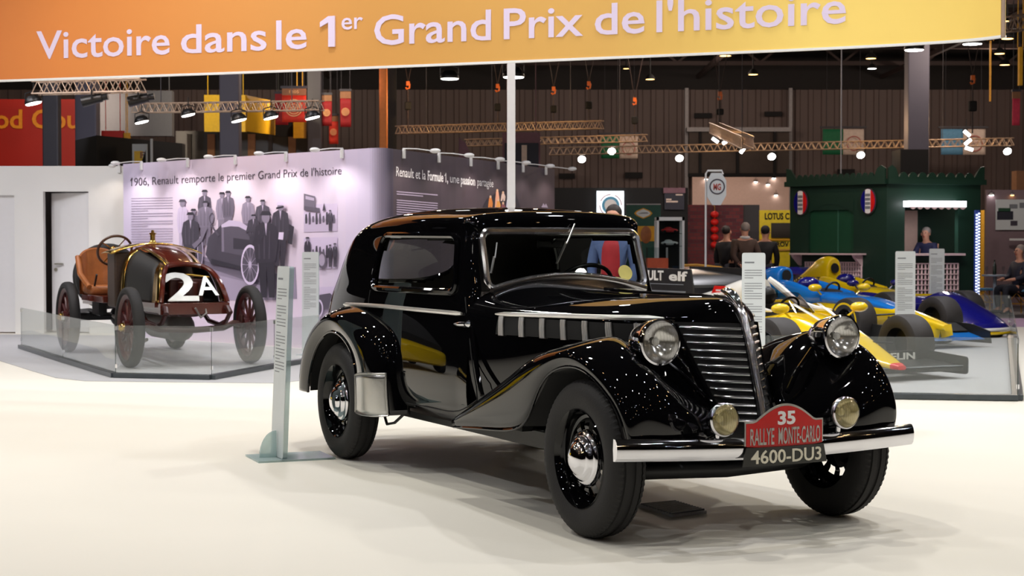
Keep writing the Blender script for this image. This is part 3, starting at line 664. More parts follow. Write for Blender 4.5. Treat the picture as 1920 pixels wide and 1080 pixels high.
class Print:
    """a flat printed picture: coloured shapes in layers of a tenth of a millimetre"""
    def __init__(s, W, ox, oy, sc): s.W, s.ox, s.oy, s.sc, s.v, s.f, s.c, s.k = W, ox, oy, sc, [], [], [], 0
    def poly(s, pts, col):
        s.k += 1; n0 = len(s.v); c = (col, int(col*.93), int(min(255, col*1.04+6))) if isinstance(col, (int, float)) else col
        s.v += [tuple(s.W(s.ox+x/s.sc, s.oy+y/s.sc, .0004*s.k)) for x, y in pts]; s.f.append(tuple(range(n0, n0+len(pts)))); s.c.append(c)
    def ell(s, x, y, rx, ry, col, n=20): s.poly([(x+rx*math.cos(2*PI*i/n), y+ry*math.sin(2*PI*i/n)) for i in range(n)], col)
    def make(s, name):
        me = bpy.data.meshes.new(name); me.from_pydata(s.v, [], s.f); o = bpy.data.objects.new(name, me); COL.objects.link(o); o.parent = wallt; me.materials.append(MATS['photo_print']); paint(o, s.c); return o
# the 1906 photograph on the pale run
p = Print(W1, 230, 280, 3.857)
p.poly([(395, 735), (560, 770), (880, 850), (1110, 900), (1250, 850), (1260, 1080), (560, 1080), (400, 960)], 150)
p.poly([(560, 880), (900, 960), (1110, 1010), (1110, 1090), (560, 1090)], 172); p.poly([(570, 800), (870, 880), (1000, 960), (1000, 985), (600, 850)], 118)
def figure(x, y, h, wd, t, coat=None, lean=0, hat=0):
    """standing figure: top of head x,y, height h, shoulder width wd"""
    r = h*.055; c = coat or t
    p.poly([(x-wd*.32, y+h*.5), (x+wd*.34, y+h*.5), (x+lean+wd*.28, y+h), (x+lean+wd*.04, y+h), (x+wd*.02, y+h*.62), (x+lean-wd*.05, y+h), (x+lean-wd*.28, y+h)], t)
    p.poly([(x-r*.6, y+r*2.1), (x+r*.6, y+r*2.1), (x+wd*.42, y+h*.17), (x+wd*.5, y+h*.36), (x+wd*.40, y+h*.58), (x-wd*.38, y+h*.6), (x-wd*.5, y+h*.36), (x-wd*.4, y+h*.17)], c)
    p.poly([(x-wd*.05, y+h*.13), (x+wd*.05, y+h*.13), (x+wd*.01, y+h*.28)], 190)
    p.ell(x, y+r*1.25, r*.85, r*1.2, 138); p.poly([(x-r*1.25, y+r*.75), (x-r*.8, y-r*.15), (x+r*.8, y-r*.15), (x+r*1.25, y+r*.75)], hat or 52)
    for k in range(3): p.poly([(x-wd*.3+k*wd*.22, y+h*.22), (x-wd*.26+k*wd*.22, y+h*.22), (x-wd*.22+k*wd*.2, y+h*.55), (x-wd*.3+k*wd*.2, y+h*.55)], c-14 if c > 90 else c+16)
figure(592, 295, 330, 100, 105, 88); figure(718, 312, 330, 90, 140, 150); figure(762, 302, 320, 90, 120, 108); figure(905, 340, 330, 95, 120, 150)
figure(432, 365, 400, 80, 190, 206, 0, 80); figure(1012, 366, 300, 110, 98, 84); figure(512, 432, 320, 80, 120, 108)
figure(598, 375, 320, 120, 120, 126)
p.poly([(620, 640), (700, 560), (712, 545), (716, 740), (870, 770), (870, 860), (640, 830), (600, 760)], 74)
p.poly([(712, 548), (770, 512), (850, 522), (968, 600), (985, 690), (980, 760), (870, 770), (716, 740)], 92)
p.poly([(712, 548), (770, 512), (850, 522), (968, 600), (960, 622), (840, 560), (780, 556), (716, 566)], 204)
p.poly([(800, 640), (950, 660), (960, 730), (800, 720)], 60); p.poly([(716, 566), (730, 566), (734, 740), (716, 740)], 130); p.poly([(640, 790), (870, 850), (870, 872), (640, 826)], 50)
for a in range(12):
    t = 2*PI*a/12; p.poly([(646+16*math.cos(t), 500+36*math.sin(t)), (646+16*math.cos(t+.53), 500+36*math.sin(t+.53)), (646+20*math.cos(t+.53), 500+41*math.sin(t+.53)), (646+20*math.cos(t), 500+41*math.sin(t))], 66)
p.poly([(640, 540), (700, 620), (690, 630), (630, 548)], 90)
p.ell(560, 740, 22, 110, 180); p.ell(560, 740, 16, 92, 96)
figure(945, 472, 260, 90, 66, 70); p.poly([(900, 560), (990, 560), (1000, 600), (890, 600)], 70)
p.poly([(975, 660), (1010, 655), (1030, 760), (985, 770)], 210); p.poly([(985, 690), (1015, 680), (1018, 692), (988, 702)], 60); p.poly([(985, 720), (1020, 712), (1020, 724), (988, 732)], 60)
figure(490, 458, 420, 130, 62, 66)
p.poly([(500, 690), (560, 640), (600, 560), (612, 570), (575, 660), (520, 720)], 120)
for r_, c_ in ((1, 226), (.86, 92)): p.ell(921, 835, 66*r_, 146*r_, c_, 32)
for a in range(12): t = PI*a/6; p.poly([(921-4*math.sin(t), 835+4*math.cos(t)), (921+56*math.cos(t), 835+124*math.sin(t)), (921+56*math.cos(t+.06), 835+124*math.sin(t+.06)), (921+4*math.sin(t), 835-4*math.cos(t))], 176)
p.ell(921, 835, 12, 26, 200)
figure(1140, 385, 460, 130, 62, 66, -5, 214); p.poly([(1110, 420), (1165, 408), (1165, 420), (1110, 434)], 44); p.poly([(1205, 540), (1240, 560), (1225, 690), (1195, 680)], 56); p.poly([(1130, 600), (1165, 600), (1160, 655), (1125, 650)], 226)
figure(1035, 452, 620, 180, 52, 58, 15); p.poly([(960, 640), (1010, 590), (1030, 620), (985, 690)], 58)
p.make('race_photograph')
p = Print(W1, 230, 280, 3.857)
for i, (y, l) in enumerate([(352+18.5*i, 300 if i not in (5, 8, 11, 18) else 120) for i in range(21)]): p.poly([(62, y+1), (62+l, y-4), (62+l, y+1), (62, y+6)], 158)
p.make('caption_text')
p = Print(W1, 230, 280, 3.857)
for y0, y1 in ((400, 600), (640, 870), (1000, 1180)):
    p.poly([(1310, y0), (1552, y0-8), (1552, y1-8), (1310, y1)], 206); p.poly([(1310, y0+(y1-y0)*.62), (1552, y0+(y1-y0)*.5), (1552, y1-8), (1310, y1)], 190)
    for i in range(9): x = 1318+i*25; hh = 60+30*math.sin(i*2.3); p.poly([(x, y0+110), (x+3, y0+100-hh*.5), (x+14, y0+96-hh*.5), (x+20, y0+112), (x+17, y0+118+hh*.3), (x+3, y0+120+hh*.3)], 70+18*(i % 3))
p.poly([(1310, 320), (1392, 340), (1392, 420), (1310, 415)], 110); p.poly([(1322, 335), (1384, 352), (1384, 372), (1322, 360)], 180)
p.poly([(1310, 410), (1425, 425), (1425, 455), (1310, 440)], 92); p.poly([(1456, 385), (1468, 440), (1444, 445)], 66); figure(1500, 440, 150, 36, 70, 76); p.ell(1535, 1150, 40, 60, 210); p.ell(1535, 1150, 30, 46, 90)
figure(1336, 636, 220, 50, 56, 60); figure(1500, 690, 160, 34, 60, 60); figure(1535, 680, 170, 36, 58, 66)
p.ell(1440, 800, 34, 60, 96); p.ell(1440, 800, 22, 44, 170); p.poly([(1380, 1060), (1500, 1040), (1550, 1090), (1540, 1150), (1390, 1160)], 88); p.ell(1410, 1150, 40, 70, 210); p.ell(1410, 1150, 30, 54, 80)
p.make('small_photographs')
p = Print(W2, 680, 270, 5.05)
for i, l in enumerate((388, 250, 0, 388, 388, 388, 388, 388, 200, 388, 388, 388)):
    if l: y = 445+22*i+(14 if i > 2 else 0); p.poly([(322, y), (322+l, y+l*.085), (322+l, y+l*.085+11), (322, y+11)], 172)
p.make('caption_text')
p = Print(W2, 680, 270, 5.05)
p.poly([(1120, 625), (1180, 520), (1300, 440), (1440, 430), (1500, 620)], 50)
for x, y, h, c in ((1210, 490, 130, (226, 140, 70)), (1275, 430, 180, (236, 176, 150)), (1285, 520, 110, (240, 170, 90)), (1330, 450, 90, (226, 200, 190)), (1330, 550, 80, (150, 90, 100)), (1395, 410, 100, (110, 96, 70)), (1380, 500, 110, (200, 196, 226)), (1425, 510, 110, (222, 180, 140))):
    p.poly([(x-12, y+20), (x+10, y+18), (x+22, y+h*.55), (x+16, y+h), (x+2, y+h), (x, y+h*.7), (x-10, y+h), (x-24, y+h), (x-18, y+h*.5)], c); p.ell(x, y+10, 10, 13, (228, 190, 160))
p.poly([(1690, 600), (1712, 560), (1724, 582), (1736, 562), (1756, 604)], 170); p.poly([(1690, 612), (1756, 614), (1756, 622), (1690, 620)], 150)
p.make('podium_picture')
# clip-on lamps along the top edge
def clip_lamp(px, W, N_, top_y, label, group, power):
    q = W(px, top_y); q.z = HW
    t = thing('clip_lamp', label, 'lamp', q, 0, group)
    c_ = B(); c_.box(-.022, -.035, -.11, .022, .0, .012, lambda v: Vector((N_.y, -N_.x, 0))*v.x-N_*v.y+Vector((0, 0, v.z))); c_.make('clamp', 'white_plastic', t, bevel=.006)
    e_ = N_*.42+Vector((0, 0, -.02)); B().tube([N_*-.0+Vector((0, 0, .02)), e_*.5+Vector((0, 0, .02)), e_], .007, 8).make('arm', 'white_plastic', t)
    hd_ = B(); hd_.ball((0, 0, 0), .075, .055, .032, 14, 8); h_ = hd_.make('lamp_head', 'white_plastic', t, loc=e_+N_*.04)
    h_.rotation_euler = (0, 0, math.atan2(N_.y, N_.x))
    lamp('SPOT', q+e_+N_*.06+Vector((0, 0, -.06)), power, (1, .93, .86) if W is W1 else (1, .85, .72), .06, q+N_*.1+Vector((0, 0, -1.2)), 125)
for i, (x, y) in enumerate(((267, 306), (354, 300), (443, 295), (538, 288), (643, 282))):
    clip_lamp(x, W1, N1, y, 'white clip-on lamp %s on the pale picture wall' % ('over the far left end', 'second from the left', 'in the middle', 'over the small photographs side', 'nearest the rounded corner')[i], 'clip lamps over the race photograph', 24)
for i, (x, y) in enumerate(((755, 286), (821, 293), (881, 300), (932, 306), (979, 311), (1022, 317))):
    clip_lamp(x, W2, N2, y, 'white clip-on lamp %s on the dark Formula 1 wall' % ('nearest the rounded corner', 'above the word Formule', 'above the word passion', 'above the podium picture', 'second from the right end', 'at the far right end')[i], 'clip lamps over the dark panel', 16)
clip_lamp(224, onwall((x0, WY), (x1, WY), .0)[0], Vector((0, -1, 0)), 312, 'white clip-on lamp at the join of white wall and pale picture wall', 'clip lamps over the race photograph', 8)

# ================================================================== information panels
def info_panel(foot, wv, h, label, lean=.05, lines=24, head=None):
    """foot: ground point in the middle of the panel, wv: half-width vector on the ground"""
    wv = Vector(wv); t = thing('information_panel', label, 'sign', foot, 0, 'white information panels on glass feet')
    nv = Vector((wv.y, -wv.x, 0)).normalized(); hw = wv.length; u = wv.normalized(); up = (Vector((0, 0, h))-nv*lean)
    f = lambda a, v, w_=0.: u*a+up*v+nv*(w_)
    o2 = rrect([(-hw, .012), (-hw, 1), (hw, 1), (hw, .012)], .02); pts = [(a, v) for a, v in o2]
    b_ = B(); n_ = len(pts); b_.add([f(a, v, .002) for a, v in pts]+[f(a, v, 0) for a, v in pts], [tuple(range(n_)), tuple(range(2*n_-1, n_-1, -1))]+[(i, n_+i, n_+(i+1) % n_, (i+1) % n_) for i in range(n_)])
    b_.make('print_sheet', 'sign_panel', t, smooth=False)
    b_ = B(); b_.add([f(a, v, 0) for a, v in pts]+[f(a, v, -.03) for a, v in pts], [tuple(range(n_)), tuple(range(2*n_-1, n_-1, -1))]+[(i, n_+i, n_+(i+1) % n_, (i+1) % n_) for i in range(n_)])
    b_.make('acrylic_back', 'acrylic', t, smooth=False)
    b_ = B(); b_.add([u*a+nv*c for a, c in ((-hw*1.25, .16), (hw*1.15, .16), (hw*1.15, -.34), (-hw*1.25, -.34))]+[u*a+nv*c+Vector((0, 0, .012)) for a, c in ((-hw*1.25, .16), (hw*1.15, .16), (hw*1.15, -.34), (-hw*1.25, -.34))], [(0, 1, 2, 3), (7, 6, 5, 4), (0, 4, 5, 1), (1, 5, 6, 2), (2, 6, 7, 3), (3, 7, 4, 0)]); b_.make('foot_plate', 'acrylic', t, smooth=False)
    b_ = B(); b_.prism([(0, .012)]+[(.11*math.cos(i*PI/16), .012+.17*math.sin(i*PI/16)) for i in range(9)], nv*.004-u*.01, nv, (0, 0, 1), u*.02); b_.make('foot_bracket', 'acrylic', t, smooth=False)
    tb = B()
    for i in range(lines):
        v = .88-.017*i-(.02 if i > 3 else 0)-(.02 if i > 10 else 0); ln = hw*1.5*(1 if i % 4 != 3 else .5)
        if v < .4: break
        tb.add([f(-hw*.78, v, .003), f(-hw*.78+ln, v, .003), f(-hw*.78+ln, v+.0045, .003), f(-hw*.78, v+.0045, .003)], [(0, 1, 2, 3)])
    tb.add([f(-hw*.78, .93, .003), f(hw*.05, .93, .003), f(hw*.05, .94, .003), f(-hw*.78, .94, .003)], [(0, 1, 2, 3)])
    tb.make('printed_text', 'text_grey', t, smooth=False, norm=False)
m = glass('acrylic', (.80, .88, .87), 1., .05, .35, (196, 214, 216))
g0 = G(519, 860)
info_panel(g0, (.058, -.14, 0), 1.235, 'white information panel standing on the floor by the black coupe rear wheel', .05)
q = D(581, 473, 20.2); info_panel((q.x, q.y, .004), (.105, -.02, 0), q.z, 'white information panel standing before the small photographs of the picture wall', .02)
q = D(1413.5, 474, 14.2); info_panel((q.x, q.y, .0), (.101, -.01, 0), q.z, 'white information panel behind the black coupe bonnet, left of the yellow nosed racing car cockpit', .02)
q = D(1698, 472, 19.6); info_panel((q.x, q.y, .006), (.117, -.02, 0), q.z, 'white information panel left of the pair, before the green kiosk counter', .02)
q = D(1757, 467, 26.0); info_panel((q.x, q.y, .006), (.117, -.02, 0), q.z, 'narrower white information panel right of the pair, before the green kiosk counter', .02)
# socket grille lying on the floor under the coupe
mt = [G(1197, 950), G(1262, 971), G(1325, 963), G(1262, 944)]
t = thing('floor_vent', 'small grey ribbed floor vent lying under the black coupe nose', 'vent', mt[0]*.25+mt[1]*.25+mt[2]*.25+mt[3]*.25)
c = Vector(t.location); b = B(); b.prism([(p.x-c.x, p.y-c.y) for p in mt], (0, 0, .001), (1, 0, 0), (0, 1, 0), (0, 0, .014)); b.make('vent_plate', 'floor_grey', t, smooth=False)
b = B()
for i in range(1, 12): s_ = i/12; b.bar(mt[0].lerp(mt[1], s_)-c+Vector((0, 0, .018)), mt[3].lerp(mt[2], s_)-c+Vector((0, 0, .018)), .012, .008)
b.make('vent_ribs', 'text_grey', t, smooth=False)

# ================================================================== left display bay: grey mat and glass barrier
poly = [G(*q) for q in ((-150, 638), (-90, 662), (0, 677), (60, 696), (105, 709), (160, 715), (330, 717), (520, 719), (690, 700))]
xy = [(v.x, v.y) for v in poly]+[(-1.9, 20.5), (-5.9, 24.5), (-9.4, 25.1)]
b = B(); b.prism(xy, (0, 0, .0), (1, 0, 0), (0, 1, 0), (0, 0, .006)); tag(b.make('floor_mat', 'floor_grey', smooth=False), 'light grey carpet laid under the antique racing car and its glass barrier', 'carpet')
gb = thing('glass_barrier', 'low glass barrier with dark base rail around the antique racing car', 'barrier', (0, 0, .006))
cs = [G(40, 654), G(118, 679), G(216, 709), G(396, 713), G(514, 691), G(600, 677)]
def barrier(root, cs, h, w_=.09):
    for i in range(len(cs)-1):
        a, c = cs[i].copy(), cs[i+1].copy(); a.z = c.z = .0
        t_ = (c-a).normalized()
        B().bar(a+Vector((0, 0, .025)), c+Vector((0, 0, .025)), w_, .05).make('base_rail', 'rail_grey', root, bevel=.004)
        B().bar(a+t_*.012+Vector((0, 0, .05+h/2)), c-t_*.012+Vector((0, 0, .05+h/2)), .012, h).make('glass_pane', 'barrier_glass', root, smooth=False)
        k_ = B(); k_.obox(a+t_*.02+Vector((0, 0, .05+h-.03)), t_*.012, Vector((-t_.y, t_.x, 0))*.014, (0, 0, .02)); k_.obox(a+t_*.02+Vector((0, 0, .12)), t_*.012, Vector((-t_.y, t_.x, 0))*.014, (0, 0, .02)); k_.make('pane_clip', 'chrome', root, smooth=False)
        B().bar(a+t_*.006+Vector((0, 0, .05)), a+t_*.006+Vector((0, 0, .05+h)), .005).make('pane_edge', 'glass_edge', root, smooth=False)
barrier(gb, cs, .49)
# ---- antique red racing car
OC = Vector((-3.651, 18.411, .006)); f2 = Vector((.47, -.88, 0)).normalized()
ac = thing('antique_racing_car', 'antique dark red open racing car numbered 2A with brass bonnet edges and tan leather seat', 'car', OC, math.atan2(f2.y, f2.x))
fr_ = B()
for sg in (-1, 1): fr_.box(-3.5, sg*.37-.025, .60, .17, sg*.37+.025, .70)
fr_.box(.10, -.40, .585, .18, .40, .715)
for x in (-.9, -1.7, -2.6, -3.4): fr_.box(x, -.37, .61, x+.06, .37, .68)
fr_.make('chassis_frame', 'red_brown_paint', ac, bevel=.006)
# coal-scuttle bonnet: frame of the nose opening, top skin, brass strips, mesh sides
op = [(.15, .385, .72), (.10, .355, .86), (.0, .315, .99), (-.12, .26, 1.08), (-.24, .20, 1.125)]
rear = [(-1.35, .46, .70), (-1.35, .455, .90), (-1.36, .43, 1.08), (-1.38, .36, 1.24), (-1.40, .24, 1.335)]
topf = [(-.24, .20, 1.125), (-.27, .1, 1.142), (-.28, 0, 1.148)]; topr = [(-1.40, .24, 1.335), (-1.40, .13, 1.37), (-1.40, 0, 1.38)]
sk = []
for s_ in np.linspace(0, 1, 12):
    r_ = [tuple(Vector(a).lerp(Vector(c), s_)+Vector((0, 0, .05*math.sin(PI*s_)))) for a, c in zip(topf, topr)]
    sk.append([(x, -y, z) for x, y, z in r_]+[r_[1], r_[0]])
B().grid(sk).make('bonnet_top', 'red_brown_paint', ac, thick=.01)
nose = B()
for sg in (-1, 1): nose.tube([(x, sg*y, z) for x, y, z in nspline(op, 16)], .028, 8)
nose.tube([(-.24, -.20, 1.125), (-.27, -.1, 1.142), (-.28, 0, 1.148), (-.27, .1, 1.142), (-.24, .20, 1.125)], .03, 8); nose.make('nose_frame', 'red_brown_paint', ac)
for sg in (-1, 1):
    a_, c_ = nspline(op, 14), nspline(rear, 14)
    g_ = [[(p[0]+(q[0]-p[0])*t, sg*(p[1]+(q[1]-p[1])*t), p[2]+(q[2]-p[2])*t) for t in (.01, .12, .21)] for p, q in zip(a_, c_)]
    bs = B().grid(g_).make('brass_edge', 'brass', ac, thick=.008)
    g_ = [[(p[0]+(q[0]-p[0])*t, sg*(p[1]+(q[1]-p[1])*t-.012), p[2]+(q[2]-p[2])*t) for t in np.linspace(.21, .92, 8)] for p, q in zip(a_, c_)]
    B().grid(g_).make('side_mesh', 'mesh_black', ac, thick=.006)
    g_ = [[(p[0]+(q[0]-p[0])*t, sg*(p[1]+(q[1]-p[1])*t+.004), p[2]+(q[2]-p[2])*t) for t in (.90, 1.0)] for p, q in zip(a_, c_)]
    B().grid(g_).make('scuttle_edge', 'brass', ac, thick=.01)
    st_ = B(); st_.grid([[tuple(Vector(a).lerp(Vector(c), s_)+Vector((0, 0, .05*math.sin(PI*s_)+.004)))[0:1]+(sg*(a[1]+(c[1]-a[1])*s_+e), a[2]+(c[2]-a[2])*s_+.05*math.sin(PI*s_)+.006) for e in (.012, -.06)] for a, c in [(topf[0], topr[0])] for s_ in np.linspace(0, 1, 12)]); st_.make('brass_strip', 'brass', ac, thick=.006)
    lo = B(); lo.bar((.0, sg*.40, .69), (-1.35, sg*.46, .69), .03, .05); lo.make('side_sill', 'red_brown_paint', ac)
rd = B(); rd.box(-1.78, -.5, .62, -1.42, .5, 1.28); rd.make('radiator', 'radiator_brown', ac, bevel=.02)
hp_ = B()
for sg in (-1, 1):                                             # brass cap over the radiator
    hp_.grid([[(-1.84+.5*t, sg*.56*s_, 1.40-.10*s_**2*1.2-(.0 if .05 < t < .95 else .01)) for t in np.linspace(0, 1, 5)] for s_ in np.linspace(0, 1, 8)])
hp_.make('radiator_cap_plate', 'brass', ac, thick=.012)
fc = B(); fc.lathe([(0, .045), (.02, .04), (.03, .03), (.10, .032), (.105, .042), (.12, .042), (.125, .02), (.15, .018), (.155, .006)], (-1.55, 0, 1.395), (0, 0, 1), 20); fc.make('filler_cap', 'brass', ac)
B().bar((-.36, 0, 1.18), (-1.0, 0, 1.30), .02).make('bonnet_hinge', 'brass', ac)
en = B(); en.box(-1.2, -.2, .55, -.15, .2, .98); en.cyl((-.1, 0, .55), (-.1, 0, .95), .12); en.box(-.35, -.25, .8, -.25, .25, .84); en.make('engine', 'dark_red_metal', ac, bevel=.02)
B().tube([(-.12, -.26, 1.0), (-.14, 0, 1.03), (-.12, .26, 1.0)], .012).make('fuel_pipe', 'brass', ac)
def nf(u, v, w_): t_ = (v-.74)/(1.08-.74); return Vector((.13-.24*max(0, t_)**1.3+w_, u, v))
lettering('2', 'number', 'number_silver', ac, nf, -.30, .06, .745, 1.065, .02, .012, cap=.73)
lettering('A', 'number', 'number_silver', ac, nf, .06, .30, .80, 1.02, .012, .012, cap=.73)
ax = B(); ax.tube([(0, -.66, .45), (0, -.5, .47), (.02, -.38, .42), (.02, 0, .40), (.02, .38, .42), (0, .5, .47), (0, .66, .45)], .035, 8)
for sg in (-1, 1):
    ax.tube([(.28, sg*.37, .60), (.14, sg*.37, .50), (-.1, sg*.37, .45), (-.5, sg*.37, .48), (-.75, sg*.37, .58)], .028, 6); ax.tube([(.12, sg*.36, .66), (.24, sg*.36, .66), (.30, sg*.37, .60)], .03, 8)
    ax.cyl((0, sg*.60, .36), (0, sg*.60, .56), .03)
ax.make('front_axle', 'dark_red_metal', ac)
su = B(); su.cyl((-.4, 0, .42), (-1.4, 0, .42), .17); su.ball((-.4, 0, .42), .12, .17, .17); su.box(-2.4, -.2, .38, -1.6, .2, .6); su.tube([(.16, .12, .66), (.2, .12, .60), (.22, .05, .55), (.24, -.02, .66)], .012)
su.tube([(-.1, -.48, .3), (-.5, -.4, .26), (-1.2, -.4, .38), (-1.9, -.4, .5)], .02); su.make('sump', 'sump_grey', ac)
ra = B(); ra.cyl((-3.0, -.64, .45), (-3.0, .64, .45), .05); ra.ball((-3.0, 0, .45), .16)
for sg in (-1, 1): ra.tube([(-2.4, sg*.42, .5), (-3.0, sg*.42, .53), (-3.55, sg*.42, .5)], .03, 6); ra.box(-2.55, sg*.45-.05, .5, -2.2, sg*.45+.05, .66); ra.bar((-2.5, sg*.5, .75), (-2.3, sg*.5, 1.0), .02)
ra.make('rear_axle', 'black_chassis', ac)
def spoke_wheel(x, y, R, wd, sg):
    c_ = Vector((x, y, R)); a_ = Vector((0, sg, 0)); rr = R-.105
    rm = B(); rm.lathe([(-.04, rr), (-.045, rr+.02), (.045, rr+.02), (.04, rr), (.025, rr-.028), (-.025, rr-.028)], c_, a_, 40, closed=True)
    for k_ in range(12):
        t_ = 2*PI*k_/12; d_ = Vector((math.cos(t_), 0, math.sin(t_))); rm.cyl(c_+d_*.06, c_+d_*(rr-.02), .021, .015, 8)
    rm.cyl(c_-a_*.08, c_+a_*.07, .075, n=20); w2 = rm.make('spoked_wheel', 'wheel_red', ac)
    T_ = B(); T_.lathe([(-.03, rr+.012), (-wd*.5, rr+.04), (-wd*.52, rr+.065), (-wd*.42, R-.012), (-wd*.22, R-.001), (0, R), (wd*.22, R-.001), (wd*.42, R-.012), (wd*.52, rr+.065), (wd*.5, rr+.04), (.03, rr+.012)], c_, a_, 96, fn=lambda i, j, a, r: r-(.007 if (i+j) % 2 and 3 <= j <= 7 and j != 5 else 0)); T_.make('tyre', 'tyre', w2)
    h_ = B(); h_.lathe([(.06, .055), (.10, .05), (.11, .035), (.13, .03), (.14, .012), (.142, 0)], c_, a_, 16); h_.make('hub_cap', 'brass', w2)
for x in (0, -3.0):
    for sg in (-1, 1): spoke_wheel(x, sg*.70, .45, .125, sg)
# seat, wheel, tank, spare tyres
for y in (-.32, .30):
    bk = []
    for a in np.linspace(-1, 1, 17):                           # tufted bucket back wrapping round the hips
        t_ = a*1.15; bx, by = -2.86-.16*math.cos(t_)+.10, y+.27*math.sin(t_); hz = 1.32-.10*abs(a)**2
        bulge = .014*abs(math.cos(a*PI*3))
        bk.append([(bx-.05*s_+bulge, by, .74+(hz-.74)*s_) for s_ in np.linspace(0, 1, 9)]+[(bx-.11, by*1.0+.0, hz+.015), (bx-.13, by, hz-.05), (bx-.1, by, .74)])
    so = B().grid(bk).make('seat_back', 'leather_brown', ac)
    cu = B(); cu.box(-2.85, y-.24, .74, -2.38, y+.24, .86); cu.make('seat_cushion', 'leather_brown', ac, bevel=.05)
    B().tube([(-2.40, y-.25, .84), (-2.5, y-.27, .90), (-2.75, y-.28, 1.0), (-2.92, y-.27, 1.22)], .035, 8).make('seat_arm', 'leather_brown', ac)
B().box(-2.9, -.55, .66, -1.8, .55, .745).make('floor_board', 'red_brown_paint', ac, bevel=.01)
sw = B(); sc_ = Vector((-2.12, -.32, 1.30)); u_, v_, w_ = basis((-.85, 0, .5))
sw.tube([sc_+(u_*math.cos(2*PI*i/36)+v_*math.sin(2*PI*i/36))*.21 for i in range(36)], .017, 8, closed=True); sw = sw.make('steering_wheel', 'wood_dark', ac)
sp_ = B()
for k in range(4): sp_.bar(sc_, sc_+(u_*math.cos(k*PI/2+.6)+v_*math.sin(k*PI/2+.6))*.2, .022, .008)
sp_.cyl(sc_-w_*.03, sc_+w_*.03, .045); sp_.cyl(sc_, sc_-w_*.75, .02); sp_.cyl(sc_-w_*.12, sc_-w_*.3, .05, .035); sp_.make('steering_column', 'brass', sw)
tk = B(); tk.cyl((-3.35, -.42, .98), (-3.35, .42, .98), .23, n=28); tk.make('fuel_tank', 'tank_grey', ac, bevel=.02)
for k in range(2): B().tube([(-3.72-.13*k, .38*math.cos(2*PI*i/36), .95+.38*math.sin(2*PI*i/36)) for i in range(36)], .062, 10, closed=True).make('spare_tyre', 'tyre', ac)
# ================================================================== racing cars on the right
M('race_yellow', (244, 206, 16), .22, coat=.6, var=.03, scale=3); M('panel_ochre_dark', (170, 140, 20), .5); M('race_white', (236, 234, 228), .22, coat=.6, var=.02); M('race_blue', (24, 118, 206), .22, coat=.6, var=.04, scale=3)
M('race_navy', (22, 22, 120), .22, coat=.6, var=.06, scale=3); M('race_red', (214, 30, 26), .3); M('wing_black', (36, 36, 36), .3, var=.08); M('rim_dark', (40, 40, 42), .35, metal=.6); M('dark_screen', (30, 28, 28), .15, alpha=1)
glass('smoke_screen', (.45, .42, .42), 1.4)
def slick(root, x, y, R, wd, sg, stripe=None):
    c = Vector((x, y, R)); a = Vector((0, sg, 0)); h = wd/2
    t = B(); t.lathe([(-h*.9, R*.55), (-h, R*.66), (-h, R*.84), (-h*.86, R*.96), (-h*.6, R), (h*.6, R), (h*.86, R*.96), (h, R*.84), (h, R*.66), (h*.9, R*.55)], c, a, 48)
    t = t.make('wheel', 'slick_tyre', root)
    r = B(); r.lathe([(h*.9, R*.56), (h*.95, R*.53), (h*.8, R*.50), (h*.2, R*.47), (h*.1, R*.2), (h*.3, R*.12), (h*.32, 0)], c, a, 32); r.lathe([(-h*.9, R*.56), (-h*.2, R*.47), (-h*.2, 0)], c, a, 32)
    for k in range(6): d = Vector((math.cos(k*PI/3), 0, math.sin(k*PI/3))); r.bar(c+a*h*.25+d*R*.1, c+a*h*.35+d*R*.46, .04, .03)
    r.make('rim', 'rim_dark', t)
    if stripe:
        s = B(); s.lathe([(h+.002, R*.72), (h+.004, R*.76), (h+.002, R*.80)], c, a, 48, skip=lambda i, j: i > 18); s.make('tyre_marking', stripe, t)
def hull(root, name, mat, rows, n=28, e=2.6, nu=None):
    """closed body: rows of x, half width, z low, z high, lateral offset; superellipse sections"""
    ctrl = []
    for r in rows:
        x, w_, z0, z1 = r[:4]; yo = r[4] if len(r) > 4 else 0
        ctrl.append([(x, yo+w_*math.copysign(abs(math.cos(t))**(2/e), math.cos(t)), (z0+z1)/2+(z1-z0)/2*math.copysign(abs(math.sin(t))**(2/e), math.sin(t))) for t in [2*PI*i/n for i in range(n)]])
    P = nspline(np.array(ctrl), nu or len(rows)*4); b_ = B(); m_ = len(P)
    b_.add([p for r in P for p in r], [(i*n+j, i*n+(j+1) % n, (i+1)*n+(j+1) % n, (i+1)*n+j) for i in range(m_-1) for j in range(n)]+[tuple(range(n)), tuple((m_-1)*n+j for j in range(n))])
    return b_.make(name, mat, root, angle=50)
def wishbones(root, x, y, z, mat='black_plastic'):
    b_ = B()
    for sg in (-1, 1):
        for dz, dx in ((.08, .25), (.08, -.25), (-.1, .22), (-.1, -.3)): b_.tube([(x+dx, sg*.2, z+dz), (x, sg*y, z+dz*.6)], .014, 6)
    b_.make('suspension', mat, root)
def mirror(root, x, y, z, mat):
    m_ = B(); m_.ball((x, y, z), .07, .11, .055); m_.tube([(x, y, z), (x-.02, y*.72, z-.1)], .012, 6); m_.make('mirror', mat, root)
FA = math.atan2(CF.y, CF.x)
def side_words(root, s, mat, x0, x1, y, z0, z1, bold=.02, tilt=0.):
    lettering(s, 'lettering', mat, root, lambda u, v, w_: Vector((u, y-w_-tilt*(v-z0), v)), x0, x1, z0, z1, bold, .004)
